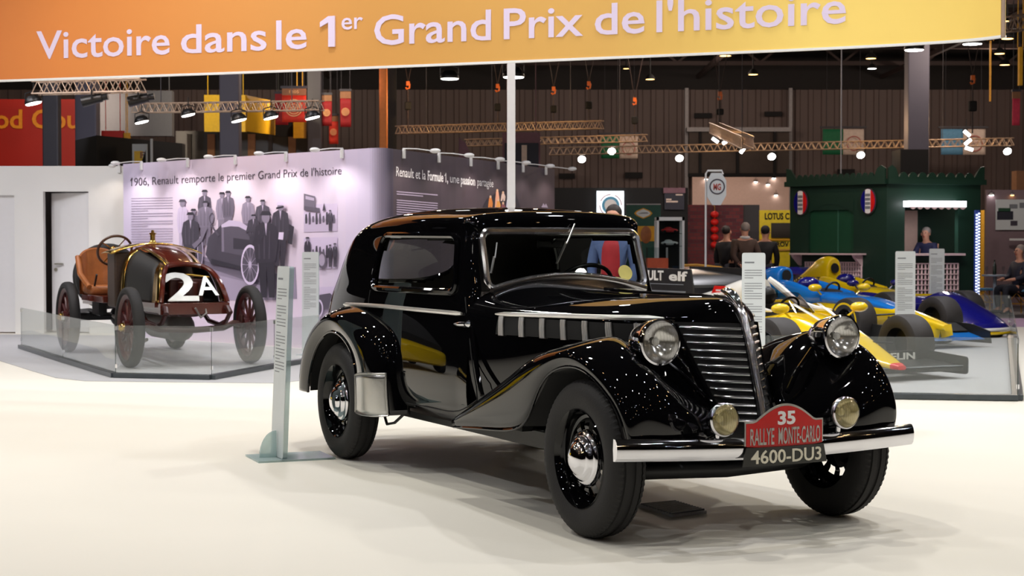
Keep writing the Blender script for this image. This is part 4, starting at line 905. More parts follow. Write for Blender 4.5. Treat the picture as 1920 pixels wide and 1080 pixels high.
# ---- yellow and white wedge nosed car, nearest
q = G(1690, 692, .14); a = thing('racing_car', 'yellow and white wedge nosed racing car nearest the barrier with a black front wing', 'racing car', (q.x, q.y, .006), FA, 'racing cars on the right platform')
hull(a, 'nose', 'race_yellow', [(.0, .05, .125, .165), (-.25, .16, .13, .235), (-.6, .27, .13, .35), (-1.0, .36, .14, .50), (-1.35, .41, .14, .60), (-1.6, .43, .14, .645)], e=3.2)
hull(a, 'tub', 'race_yellow', [(-1.58, .43, .14, .645), (-1.9, .46, .14, .60), (-2.3, .47, .14, .59), (-2.8, .48, .14, .60), (-3.4, .46, .15, .58)], e=4)
for sg in (-1, 1):
    hull(a, 'sidepod', 'race_yellow', [(-1.55, .10, .10, .36, sg*.52), (-1.9, .18, .08, .48, sg*.58), (-2.8, .2, .08, .52, sg*.60), (-3.3, .16, .1, .48, sg*.58)], e=5)
    b = B(); b.grid([[(-.12-.075*i, sg*(.03+.006*i), .192+.0285*i+.004), (-.12-.075*i, sg*(.06+.007*i), .19+.0285*i+.003)] for i in range(9, 20)]); b.make('white_stripe', 'race_white', a, thick=.004)
    B().box(-1.9, sg*.47-.006, .585, -3.0, sg*.47+.006, .61).make('edge_stripe', 'race_white', a)
b = B(); b.ball((-1.98, 0, .60), .42, .30, .06); b.make('cockpit_opening', 'matt_black', a)
b = B(); b.grid([[(-1.50-.10*k-.42*(s_**2), .36*s_, .63+.075*k*(1-.4*s_*s_)) for k in range(4)] for s_ in np.linspace(-1, 1, 15)]); b.make('windscreen', 'smoke_screen', a)
b = B(); c = Vector((-1.86, 0, .68)); u_, v_, w_ = basis((-.9, 0, .45)); b.tube([c+(u_*math.cos(2*PI*i/28)+v_*math.sin(2*PI*i/28))*.13 for i in range(28)], .014, 8, closed=True); b.bar(c-u_*.12, c+u_*.12, .02); b.make('steering_wheel', 'black_plastic', a)
hull(a, 'engine_cover', 'race_white', [(-2.34, .13, .60, .99), (-2.46, .19, .56, 1.01), (-2.7, .25, .54, .97), (-3.1, .31, .52, .86), (-3.6, .33, .5, .76), (-4.0, .28, .5, .66)], e=2.2)
b = B()
for sg in (-1, 1): b.tube([(-1.62, sg*.40, .66), (-1.85, sg*.37, .67), (-2.1, sg*.30, .73), (-2.3, sg*.2, .90), (-2.4, sg*.13, .99)], [.012, .03, .035, .04, .03], 8)
b.make('cockpit_rim', 'race_white', a)
b = B(); b.ball((-2.26, 0, .80), .07, .12, .11); b.box(-2.42, -.3, .54, -2.22, .3, .72); b.make('headrest', 'wing_black', a, bevel=.02)
b = B(); b.prism([(-3.0, .80), (-2.86, .80), (-2.80, .84), (-2.92, .84), (-2.92, .86), (-2.76, .86), (-2.72, .90), (-2.94, .90)], (0, -.315, 0), (1, 0, 0), (0, .08, 1), (0, .01, 0)); b.make('red_emblem', 'race_red', a, smooth=False)
hull(a, 'roll_bar', 'wing_black', [(-2.42, .03, .9, 1.06), (-2.5, .03, .9, 1.05)], e=4)
for y in (-.80, .80):
    sg = 1 if y > 0 else -1; slick(a, -.92, y*1.06, .315, .30, sg); slick(a, -3.55, y*.95, .33, .40, sg); mirror(a, -1.30, sg*.52, .70, 'race_yellow')
wishbones(a, -.92, .66, .28); wishbones(a, -3.55, .55, .3)
b = B(); b.grid([[(-.10, y, .115), (-.13, y, .13), (-.30, y, .145), (-.52, y, .16), (-.62, y, .17), (-.62, y, .15), (-.3, y, .09), (-.10, y, .08), (-.10, y, .115)] for y in np.linspace(-.9, .9, 9)]); b.make('front_wing', 'wing_black', a, angle=30)
for sg in (-1, 1):
    pts = rrect([(-.72, .045), (-.05, .045), (-.05, .225), (-.72, .265)], .04); b = B(); b.prism(pts, (0, sg*.9, 0), (1, 0, 0), (0, 0, 1), (0, sg*.02, 0)); b.make('wing_end_plate', 'wing_black', a, smooth=False)
b = B(); b.box(-.14, -.9, .130, -.10, .9, .136); b.make('wing_lip', 'text_grey', a)
b = B(); b.box(-.66, -.88, .12, -.635, .88, .262); b.make('wing_gurney', 'wing_black', a)
lettering('MICHELIN', 'lettering', 'race_white', a, lambda u, v, w_: Vector((-.633+w_, u, v)), -.02, .72, .175, .245, .03, .004)
hull(a, 'nose_tip', 'race_red', [(.012, .05, .125, .168), (-.03, .066, .124, .18), (-.07, .088, .124, .192)], e=3.2)
b = B(); b.box(-1.55, -.424, .37, -1.12, -.420, .385); b.box(-1.5, -.424, .395, -1.2, -.420, .403); b.make('small_print', 'panel_ochre_dark', a)
# rear wing with side plates
b = B(); b.grid([[(-3.25, y, .90), (-3.4, y, 1.0), (-3.8, y, 1.03), (-4.35, y, 1.07), (-4.35, y, 1.05), (-3.8, y, .98), (-3.25, y, .87), (-3.25, y, .90)] for y in np.linspace(-.5, .5, 5)]); b.make('rear_wing', 'wing_black', a, angle=30)
for sg in (-1, 1):
    b = B(); b.prism([(-4.6, .74), (-2.95, .74), (-2.97, .90), (-3.02, 1.09), (-4.6, 1.10)], (0, sg*.5, 0), (1, 0, 0), (0, 0, 1), (0, sg*.025, 0)); b.make('wing_end_plate', 'wing_black', a, smooth=False)
b = B(); b.box(-4.6, -.53, .905, -3.15, -.527, .915); b.box(-4.6, -.535, .80, -3.1, -.527, .835); b.make('wing_stripe', 'text_grey', a)
side_words(a, 'RENAULT', 'race_white', -4.42, -3.58, -.527, .955, 1.07, .03); side_words(a, 'elf', 'race_white', -3.46, -3.07, -.527, .955, 1.065, .03)
b = B(); b.box(-4.2, -.03, .5, -3.9, .03, 1.0); b.make('wing_post', 'wing_black', a)
# ---- the two later cars share a builder
def modern(root, base, top, box, trim, nose_x, shovel, sponsor, tag_side, sb=0., hb=0.):
    """front axle at x=0; base: flanks, top: upper deck, box: air box colour"""
    if shovel:
        P = []
        for s_ in np.linspace(-1, 1, 21):
            P.append([(nose_x-.95*t-.22*s_*s_*(1-t), s_*(1-.25*t)*.62, .12+.54*t**.75*(1-.22*s_*s_)) for t in np.linspace(0, 1, 9)])
        b_ = B(); b_.grid(P); no = b_.make('shovel_nose', base, root, thick=.04)
        B().tube([tuple(Vector(r[0])+Vector((.005, 0, .0))) for r in P], .026, 8).make('nose_edge', 'race_white', no)
        B().tube([tuple(Vector(r[0])+Vector((.01, 0, -.055))) for r in P], .022, 8).make('nose_stripe', 'race_yellow', no)
        b_ = B(); b_.grid([[(x-.02, y*.8, z-.10) for x, y, z in r[:4]] for r in P]); b_.make('nose_splitter', 'wing_black', no, thick=.03)
        hull(root, 'nose', base, [(nose_x-.85, .45, .25, .56), (-.3, .36, .2, .60), (-1.0, .36, .18, .64), (-1.5, .40, .16, .66)], e=3.4)
    else:
        hull(root, 'nose', base, [(nose_x, .07, .24, .32), (nose_x-.25, .11, .25, .38), (.2, .17, .26, .50), (-.4, .22, .22, .58), (-1.0, .27, .16, .62), (-1.5, .32, .12, .64)], e=3)
        fw = B(); fw.grid([[(nose_x+.02-.1*abs(y), y, .11), (nose_x-.2, y, .15), (nose_x-.5, y, .22), (nose_x-.5, y, .19), (nose_x-.2, y, .11), (nose_x+.02-.1*abs(y), y, .11)] for y in np.linspace(-.7, .7, 11)]); fw.make('front_wing', trim, root, angle=30)
        fw = B(); fw.grid([[(nose_x-.35, y, .21), (nose_x-.6, y, .31), (nose_x-.6, y, .28), (nose_x-.35, y, .19)] for y in np.linspace(-.68, .68, 9)]); fw.make('wing_flap', 'wing_black', root, angle=30)
        for sg in (-1, 1):
            b_ = B(); b_.prism([(nose_x+.05, .06), (nose_x+.02, .22), (nose_x-.3, .30), (nose_x-.65, .32), (nose_x-.7, .06)], (0, sg*.70, 0), (1, 0, 0), (0, 0, 1), (0, sg*.02, 0)); b_.make('wing_end_plate', 'wing_black', root, smooth=False)
        b_ = B()
        for sg in (-1, 1): b_.bar((nose_x-.15, sg*.12, .15), (nose_x-.15, sg*.09, .30), .02, .2)
        b_.make('wing_strut', base, root)
    hull(root, 'upper_deck', top, [(nose_x-.5 if not shovel else -.1, .09 if not shovel else .3, .34 if not shovel else .5, .405 if not shovel else .615), (-.3, .20 if not shovel else .33, .48, .605), (-.9, .265, .5, .665), (-1.35, .30, .5, .70), (-1.7, .31, .5, .70)], e=2.6)
    for sg in (-1, 1):
        hull(root, 'sidepod', base if not shovel else 'race_yellow', [(-1.55, .10, .10, .50, sg*.52), (-1.7, .2, .07, .58, sg*.53), (-2.4, .23, .06, .54, sg*.52), (-3.0, .12, .08, .40, sg*.40)], e=4)
        hull(root, 'cockpit_side', top if not shovel else 'race_yellow', [(-1.3, .05, .55, .70, sg*.27), (-1.7, .07, .5, .77, sg*.28), (-2.05, .09, .5, .84, sg*.26), (-2.3, .1, .5, .85, sg*.22)], e=2.6)
    b_ = B(); b_.ball((-1.62, 0, .68), .38, .22, .06); b_.make('cockpit_opening', 'matt_black', root)
    b_ = B(); b_.ball((-1.98, 0, .80), .13, .18, .10); b_.make('headrest', 'race_navy', root)
    ab = hull(root, 'air_box', box, [(-2.08-sb, .11, .72, .98+hb), (-2.12-sb, .15, .66, 1.02+hb), (-2.4-sb, .17, .55, 1.01+hb), (-2.9-sb, .15, .48, .86), (-3.4-sb, .12, .45, .66), (-3.7-sb, .08, .45, .56)], e=2.6)
    b_ = B(); b_.lathe([(0, .0), (0, .085)], (-2.062-sb, 0, .90+hb*.6), (1, 0, .1), 20); b_.make('air_intake', 'matt_black', ab, norm=False)
    if sponsor: side_words(ab, sponsor, 'text_dark', -2.95-sb, -2.2-sb, -.185, .74, .84, .02, .1)
    if tag_side:
        b_ = B(); b_.prism([(.2*math.cos(2*PI*i/24)-2.2, .055*math.sin(2*PI*i/24)+.66) for i in range(24)], (0, -.355, 0), (1, 0, 0), (0, .2, 1), (0, -.012, 0)); o_ = b_.make('side_badge', 'race_navy', root, smooth=False)
        for x0_, x1_ in ((-2.36, -2.22), (-2.19, -2.05)): b_ = B(); b_.box(x0_, -.375, .635, x1_, -.365, .685); b_.make('pale_lettering_block', 'text_white', o_, smooth=False)
    for sg in (-1, 1):
        slick(root, 0, sg*.75, .33, .33, sg, 'race_yellow' if not shovel else None); slick(root, -3.1, sg*.74, .33, .38, sg); mirror(root, -1.25, sg*.44, .76, 'race_yellow' if not shovel else 'race_navy')
    wishbones(root, 0, .62, .36); wishbones(root, -3.1, .58, .34)
    rw = B(); rw.grid([[(-3.5, y, .86), (-3.7, y, .90), (-3.9, y, .98), (-3.9, y, .96), (-3.7, y, .87), (-3.5, y, .86)] for y in (-.5, 0, .5)])
    for sg in (-1, 1): rw.box(-4.0, sg*.5-.01, .35, -3.4, sg*.5+.01, .98)
    rw.box(-3.75, -.05, .4, -3.6, .05, .9); rw.make('rear_wing', trim, root, angle=30)
    b_ = B(); b_.box(-3.2, -.62, .05, -.9, .62, .075); b_.make('floor_tray', 'wing_black', root)
    b_ = B(); c_ = Vector((-1.42, 0, .72)); u_, v_, w_ = basis((-.9, 0, .4)); b_.tube([c_+(u_*math.cos(2*PI*i/24)+v_*math.sin(2*PI*i/24))*.12 for i in range(24)], .016, 8, closed=True); b_.make('steering_wheel', 'black_plastic', root)
bq = (5.28, 22.2); r2 = thing('racing_car', 'light blue and yellow racing car with slim nose in the middle of the row', 'racing car', (*bq, .006), FA, 'racing cars on the right platform')
modern(r2, 'race_yellow', 'race_blue', 'race_blue', 'race_blue', 1.0, False, None, None, .45, .02)
side_words(r2, 'N', 'race_navy', -.45, -.33, -.245, .38, .50, .02, -.06); side_words(r2, 'RS', 'text_dark', .05, .18, -.205, .33, .40, .02)
cq = Vector((7.02, 23.8, .006))-Vector((.453, -.892, 0))*1.35; r3 = thing('racing_car', 'yellow and navy racing car with wide dark blue shovel nose, furthest of the row', 'racing car', cq, FA, 'racing cars on the right platform')
modern(r3, 'race_navy', 'race_yellow', 'race_yellow', 'race_navy', 1.35, True, 'RENAULT', 'Blue Jeans', .2, .14)
# ---- right platform: mat and barrier
cr = [G(1420, 744), G(1908, 752), G(1893, 617), G(1640, 616)]
b = B(); b.prism([(v.x, v.y) for v in cr]+[(.9, 27.0), (-.2, 20.0), (1.2, 16.2)], (0, 0, 0), (1, 0, 0), (0, 1, 0), (0, 0, .006)); tag(b.make('floor_mat', 'floor_grey', smooth=False), 'grey carpet under the row of yellow and blue racing cars', 'carpet')
gb2 = thing('glass_barrier', 'low glass barrier with dark base rail in front of the yellow racing car', 'barrier', (0, 0, .006)); barrier(gb2, cr, .5, .10)

# ================================================================== people
def skin(verts, edges, radii, name, mat, parent, root=0, sub=1):
    me = bpy.data.meshes.new(name); me.from_pydata([tuple(v) for v in verts], edges, []); o = bpy.data.objects.new(name, me); COL.objects.link(o)
    s = o.modifiers.new('skin', 'SKIN'); sb = o.modifiers.new('sub', 'SUBSURF'); sb.levels = sb.render_levels = sub
    for i, r in enumerate(radii):
        d = me.skin_vertices[0].data[i]; d.radius = (r, r) if not isinstance(r, tuple) else r; d.use_root = i == root
    bpy.context.view_layer.update()
    m2 = bpy.data.meshes.new_from_object(o.evaluated_get(bpy.context.evaluated_depsgraph_get())); m2.name = name
    bpy.data.objects.remove(o); o = bpy.data.objects.new(name, m2); COL.objects.link(o); o.parent = parent
    for p in m2.polygons: p.use_smooth = True
    m2.materials.clear(); m2.materials.append(MATS[mat]); return o
M('skin', (206, 150, 124), .5); M('hair_dark', (34, 26, 22), .6); M('hair_grey', (150, 140, 134), .6); M('coat_black', (22, 22, 26), .8); M('coat_brown', (84, 66, 58), .8); M('trousers_dark', (30, 32, 44), .8); M('sleeve_blue', (96, 116, 170), .7); M('vest_red', (196, 46, 58), .7); M('jacket_navy', (40, 42, 78), .75); M('shoe_dark', (18, 16, 16), .5)
def person(loc, rz, label, top, trousers, hair, H=1.75, arms=None, sit=False, lean=0., vest=None, scarf=None):
    """faces local +x. arms: (elbow, hand) offsets per side"""
    t = thing('person', label, 'person', loc, rz); k = H/1.75; hipz = .92*k if not sit else .50
    L = Vector((lean, 0, 0)); z = lambda v: hipz+(v-.92)*k
    pel, waist, chest, neck, hd_ = Vector((0, 0, hipz)), Vector((0, 0, z(1.1)))+L*.3, Vector((0, 0, z(1.35)))+L*.7, Vector((.0, 0, z(1.5)))+L, Vector((.02, 0, z(1.64)))+L*1.1
    V_ = [pel, waist, chest, neck, hd_-Vector((0, 0, .05)), hd_+Vector((.012, 0, .06)), hd_+Vector((0, 0, .10))]; E_ = [(0, 1), (1, 2), (2, 3), (3, 4), (4, 5), (5, 6)]; R_ = [(.15, .12), (.14, .11), (.17, .12), .055, (.075, .08), (.085, .095), .055]
    arms = arms or {-1: ((.0, -.06, -.28), (.05, -.02, -.52)), 1: ((.0, .06, -.28), (.05, .02, -.52))}; J = {}
    for sg in (-1, 1):
        sh = chest+Vector((0, sg*.19*k, .06)); el = sh+Vector(arms[sg][0]); ha = sh+Vector(arms[sg][1]); i = len(V_)
        V_ += [sh, el, ha, ha+(ha-el).normalized()*.08]; E_ += [(2, i), (i, i+1), (i+1, i+2), (i+2, i+3)]; R_ += [.062, .045, .033, (.022, .04)]
        base = len(V_)-1; d = (ha-el).normalized()                                   # fingers and thumb
        for f_ in range(4): V_ += [V_[base]+d*.03+Vector((.022*(f_-1.5), 0, 0)), V_[base]+d*(.08-.01*abs(f_-1.4))+Vector((.026*(f_-1.5), -sg*.015, 0))]; n_ = len(V_); E_ += [(base, n_-2), (n_-2, n_-1)]; R_ += [.010, .008]
        V_ += [ha+d*.03+Vector((.045, 0, 0)), ha+d*.075+Vector((.06, -sg*.01, 0))]; n_ = len(V_); E_ += [(i+2, n_-2), (n_-2, n_-1)]; R_ += [.012, .009]
        hp = pel+Vector((0, sg*.09, -.02)); kn, an = (Vector((.02, sg*.10, .49*k)), Vector((-.02, sg*.11, .09))) if not sit else (Vector((.46, sg*.14, .52)), Vector((.40, sg*.15, .09)))
        i = len(V_); V_ += [hp, kn, an, an+Vector((.15, sg*.02, -.05))]; E_ += [(0, i), (i, i+1), (i+1, i+2), (i+2, i+3)]; R_ += [.095, .062, .042, (.04, .03)]; J[sg] = (sh, el, ha, hp, kn, an)
    skin(V_, E_, R_, 'body', 'skin', t)
    jv = [pel+Vector((0, 0, -.04)), waist, chest, neck-Vector((0, 0, .03))]; je = [(0, 1), (1, 2), (2, 3)]; jr = [(.185, .15), (.165, .135), (.195, .145), .075]
    ov, oe, orr = [], [], []
    for sg in (-1, 1):
        sh, el, ha, *_ = J[sg]; i = len(jv); jv += [sh, el, ha-(ha-el)*.12]; je += [(2, i), (i, i+1), (i+1, i+2)]; jr += [.082, .064, .05]
    jo = skin(jv, je, jr, 'jacket', top, t)
    if vest: skin([pel, waist, chest, neck-Vector((0, 0, .05))], [(0, 1), (1, 2), (2, 3)], [(.2, .165), (.185, .15), (.20, .155), .09], 'vest', vest, t)
    tv, te, tr = [pel], [], [(.165, .135)]
    for sg in (-1, 1):
        *_, hp, kn, an = J[sg]; i = len(tv); tv += [hp, kn, an+Vector((0, 0, .02))]; te += [(0, i), (i, i+1), (i+1, i+2)]; tr += [.115, .08, .062]
    skin(tv, te, tr, 'trousers', trousers, t)
    for sg in (-1, 1):
        an = J[sg][5]; s = B(); s.ball(an+Vector((.07, 0, -.045)), .14, .05, .045); s.make('shoe', 'shoe_dark', t)
    h = B(); h.ball(hd_+Vector((-.04, 0, .075)), .088, .092, .095, 18, 12); h.make('hair', hair, t)
    fc_ = B(); c_ = hd_+Vector((.085, 0, .02)); fc_.ball(c_+Vector((.018, 0, -.005)), .018, .014, .026); fc_.make('nose', 'skin', t)
    for sg in (-1, 1): B().ball(c_+Vector((-.002, sg*.032, .028)), .012, .012, .009).make('eye', 'shoe_dark', t)
    mo = B(); mo.ball(c_+Vector((0, 0, -.052)), .010, .026, .006); mo.make('mouth', 'vest_red', t)
    for sg in (-1, 1): B().ball(hd_+Vector((0, sg*.088, .02)), .02, .012, .032).make('ear', 'skin', t)
    if scarf: s = B(); s.tube([neck+Vector((.075*math.cos(a_), .075*math.sin(a_), 0)) for a_ in np.linspace(0, 2*PI, 16)[:-1]], .03, 8, closed=True); s.make('collar', scarf, t)
    return t
def ground(px, dist): v = D(px, 460, dist); return Vector((v.x, v.y, 0))
person(ground(1150, 18), -1.9, 'person with blue sleeves and red vest standing behind the black coupe', 'sleeve_blue', 'trousers_dark', 'hair_dark', 1.77, vest='vest_red')
person(ground(1362, 33.5), .9, 'person in a black coat standing leftmost beside the red lanterns', 'coat_black', 'trousers_dark', 'hair_dark', 1.72)
person(ground(1397, 32.6), 1.7, 'person in a brown jacket with white collar standing between two dark coats', 'coat_brown', 'trousers_dark', 'hair_grey', 1.78, scarf='white_plastic', arms={-1: ((-.08, -.08, -.28), (-.14, .05, -.45)), 1: ((-.08, .08, -.28), (-.14, -.05, -.45))})
person(ground(1435, 33.2), 1.3, 'person in a black coat and dark cap standing before the yellow stand', 'coat_black', 'trousers_dark', 'coat_black', 1.72)
# car further left that the coupe's door mirrors
t = thing('rally_car', 'yellow and black rally car seen only as a reflection in the black coupe door', 'car', (-8.3, 15.6, 0), 2.2)
hull(t, 'lower_body', 'race_yellow', [(2.0, .5, .3, .6), (1.7, .75, .25, .72), (.5, .8, .22, .82), (-1.2, .8, .22, .82), (-1.9, .72, .3, .78), (-2.1, .5, .35, .7)], e=5); hull(t, 'upper_body', 'coat_black', [(1.5, .6, .7, .8), (.7, .72, .7, .95), (.1, .6, .7, 1.32), (-1.0, .6, .7, 1.34), (-1.8, .66, .7, .95)], e=3.5)
for x in (1.25, -1.3):
    for sg in (-1, 1):
        b = B(); b.lathe([(-.09, .18), (-.1, .28), (-.06, .31), (.06, .31), (.1, .28), (.09, .18)], (x, sg*.74, .31), (0, sg, 0), 32); w3 = b.make('wheel', 'tyre', t); b = B(); b.lathe([(.09, .19), (.07, .1), (.08, 0)], (x, sg*.74, .31), (0, sg, 0), 24); b.make('rim', 'white_plastic', w3)
# ================================================================== the hall beyond the stand
M('kiosk_green', (20, 50, 38), .45, var=.08, scale=2); M('shutter_green', (16, 70, 46), .5, var=.05); M('shutter_line', (50, 100, 80), .5)
M('column_grey', (84, 82, 96), .6, var=.06, scale=1.5); M('column_dark', (58, 56, 62), .6, var=.08, scale=1.5); M('panel_grey', (66, 66, 74), .7, var=.05)
M('food_red', (176, 26, 10), .5, var=.06, scale=.8); M('sign_orange', (240, 150, 20), .5); M('panel_yellow', (250, 200, 20), .5); M('panel_ochre', (206, 150, 20), .5)
M('flag_red', (216, 52, 28), .7); M('flag_head', (150, 104, 70), .7); M('flag_ring', (244, 190, 130), .7); M('flag_darkred', (150, 20, 26), .7); M('flag_beige', (214, 194, 180), .7); M('flag_green', (20, 104, 66), .7); M('flag_blue', (96, 150, 186), .7); M('ring_red', (170, 70, 62), .7); M('flag_pink', (226, 66, 90), .7)
M('hook_orange', (226, 110, 30), .5); M('pipe_grey', (164, 160, 162), .5); M('shutter_brown', (66, 52, 44), .6, var=.15, scale=3); M('vent_black', (22, 20, 22), .8)
M('booth_wall', (126, 106, 112), .7, var=.03); M('brick_red', (112, 52, 56), .8, var=.3, scale=9); M('lantern_red', (226, 30, 26), .5); M('stand_yellow', (214, 190, 20), .6)
M('lattice', (226, 204, 206), .6); M('table_steel', (150, 164, 180), .35); M('wicker', (190, 140, 60), .6); M('bottle_green', (16, 34, 24), .2); M('rollup_green', (26, 72, 60), .6); M('car_beige', (206, 170, 150), .4, coat=.3); M('blue_print', (96, 170, 206), .6)
M('lightbox', (226, 238, 246), .5, emit=1.3, var=.0); M('navy_dark', (26, 28, 46), .6); M('warm_wall', (196, 166, 152), .7, var=.04); M('crate_orange', (176, 74, 40), .6); M('led_white', (224, 236, 255), .5, emit=1.6, var=.0); M('led_blue', (40, 70, 160), .5); M('post_yellow', (220, 160, 30), .6); M('model_red', (206, 40, 40), .4); M('mauve', (120, 84, 96), .7); M('gold_letter', (176, 130, 40), .6); M('glass_dark', (46, 40, 34), .3, var=.3, scale=1.2)
def flat(px0, py0, px1, py1, dist, th=.05):
    """box filling a pixel rectangle at a distance, facing the camera side of the hall"""
    a, c = D(px0, py1, dist), D(px1, py0, dist); return (a.x, dist, a.z, c.x, dist+th, c.z)
def slab(name, mat, px0, py0, px1, py1, dist, label, cat, th=.05, group=None, ground_=False, kind=None, hang=False):
    q = list(flat(px0, py0, px1, py1, dist, th))
    if ground_: q[2] = -.012
    o = B().box(*q)
    if hang:
        for x in (q[0]+.1, q[3]-.1): o.cyl((x, q[1]+th/2, q[5]), (x, q[1]+th/2, 9.59), .012, n=6)
    o = o.make(name, mat, smooth=False)
    if kind: return structure(o)
    return tag(o, label, cat, group)
# ---- trusses
def truss(p, q, h, label, n=None, w_=None):
    p, q = Vector(p), Vector(q); d = (q-p).normalized(); s = d.cross(Vector((0, 0, 1))).normalized()*(w_ or h)/2; u = Vector((0, 0, h/2)); r = h*.075
    t = thing('lighting_truss', label, 'truss', p, 0, 'lighting trusses'); L = (q-p).length; n = n or max(4, int(L/h))
    c = B()
    for a in (-1, 1):
        for e in (-1, 1): c.cyl(s*a+u*e, s*a+u*e+d*L, r, n=8)
    c.make('chords', 'truss_metal', t)
    z = B()
    for i in range(n):
        x0, x1, xm = d*L*i/n, d*L*(i+1)/n, d*L*(i+.5)/n
        for a in (-1, 1): z.cyl(x0+s*a-u, xm+s*a+u, r*.6, n=6); z.cyl(xm+s*a+u, x1+s*a-u, r*.6, n=6)
        for e in (-1, 1): z.cyl(x0-s+u*e, xm+s+u*e, r*.6, n=6); z.cyl(xm+s+u*e, x1-s+u*e, r*.6, n=6)
    z.make('lacing', 'truss_metal', t)
    for k_ in (.15, .85): h_ = d*L*k_+u; B().cyl(h_, h_+Vector((0, 0, 9.58-(p+h_).z)), .007, n=6).make('hanger_cable', 'column_dark', t)
    return t
for a, c, h, lb in (
    ((66, 165, 22.5), (268, 160, 22.0), .17, 'grey lighting truss just under the left end of the orange banner'),
    ((252, 203, 24), (603, 198, 22.5), .13, 'grey lighting truss with four floodlights above the pale picture wall'),
    ((744, 244, 40), (1130, 234, 38), .18, 'long brown truss left of the middle, passing behind the white post'),
    ((872, 268, 42), (1214, 259, 41), .17, 'shorter brown truss hung below the long one right of the white post'),
    ((1030, 284, 46), (1900, 266, 45), .2, 'very long brown truss across the flags on the back wall'),
    ((1340, 240, 36), (1402, 268, 30), .22, 'short brown truss seen end on, carrying spotlights'),
    ((1884, 46, 30), (1990, 34, 31), .28, 'truss at the top right corner beyond the banner end')):
    truss(D(*a), D(*c), h, lb)
# ---- floodlights under the trusses
def flood(px, py, dist, wpx, label, group, body='black_plastic', lensm='lamp_white', tilt=0., ay=0., drop=.3):
    """a floodlight whose lens shows at px,py"""
    q = D(px, py, dist); w_ = wpx*dist/FPX/2
    t = thing('floodlight', label, 'lamp', q, 0, group)
    h = B(); h.lathe([(.0, w_*1.02), (.02, w_*1.06), (w_*.5, w_*.95), (w_*.9, w_*.6), (w_*.95, 0)], (0, 0, 0), (tilt, ay, 1), 20); h.make('housing', body, t)
    e = B(); e.lathe([(.004, w_*.97), (-.008, w_*.9), (-.012, 0)], (0, 0, 0), (tilt, ay, 1), 20); e.make('lens', lensm, t)
    b_ = B(); b_.tube([(-w_, 0, w_*.4), (-w_, 0, w_*1.2), (0, 0, w_*1.5), (w_, 0, w_*1.2), (w_, 0, w_*.4)], w_*.08, 6); b_.cyl((0, 0, w_*1.4), (0, 0, w_*1.4+drop), w_*.08, n=6); b_.make('yoke', 'black_plastic', t)
    return t
FG = 'floodlights on the left trusses'
for px, py, ds, wp, lb in ((63, 194, 22.45, 31, 'bright floodlight under the left end of the first left truss'), (266, 229, 23.8, 26, 'floodlight at the left end of the picture wall truss'), (353, 216, 23.4, 26, 'brightest floodlight, second along the picture wall truss'), (448, 226, 23, 29, 'floodlight third along the picture wall truss'), (508, 221, 22.8, 28, 'floodlight fourth along, under the red 1205 flag side'), (586, 221, 22.5, 28, 'floodlight at the right end of the picture wall truss')):
    flood(px, py, ds, wp, lb, FG, tilt=-.25, drop=.12)
for px, lb in ((175, 'black profile spotlight hanging unlit under the first left truss'), (262, 'unlit black spotlight at the right end of the first left truss')):
    q = D(px, 187, 22.2); t = thing('spotlight', lb, 'lamp', q); b = B(); b.cyl((-.15, 0, -.03), (.12, 0, .03), .075, .06); b.cyl((.12, 0, .03), (.2, 0, .045), .045); b.make('spotlight_body', 'black_plastic', t); b = B(); b.tube([(0, -.09, 0), (0, -.09, .12), (0, .09, .12), (0, .09, 0)], .012, 6); b.cyl((0, 0, .12), (0, 0, .2), .015); b.make('bracket', 'black_plastic', t)
for px, py, lb in ((1091, 299, 'white floodlight left of the green flag on the back truss'), (1147, 284, 'white floodlight over the green flag on the back truss'), (1274, 297, 'white floodlight right of the first beige flag'), (1447, 294, 'white floodlight before the roller shutter'), (1614, 291, 'white floodlight below the second beige ring flag'), (1889, 284, 'white floodlight at the far right of the back truss')):
    flood(px, py, 46-(px-1030)/870, 15, lb, 'white floodlights of the back truss', ay=1.5, drop=.15)
for px, py, r_, lb in ((1341, 263, .6, 'left strip spotlight below the truss seen end on'), (1361, 266, -.5, 'upright strip spotlight below the truss seen end on'), (1393, 281, -.9, 'right strip spotlight below the truss seen end on'), (1813, 250, .7, 'upper strip spotlight before the pale blue flag'), (1815, 266, -.7, 'middle strip spotlight before the pale blue flag'), (1817, 279, .3, 'lower strip spotlight before the pale blue flag')):
    q = D(px, py, 35.2 if px < 1350 else 34 if px < 1370 else 31.2 if px < 1400 else 33); t = thing('strip_light', lb, 'lamp', q, 0, 'strip spotlights'); b = B(); v = Vector((math.cos(r_), 0, -math.sin(r_)))*.075; b.tube([-v, v], .032, 10); b.make('lit_tube', 'lamp_white', t); b = B(); b.cyl((0, .05, .03), (0, .05, .3), .008, n=6); b.bar(-v+Vector((0, .05, .03)), v+Vector((0, .05, .03)), .07, .06); b.make('housing', 'black_plastic', t)
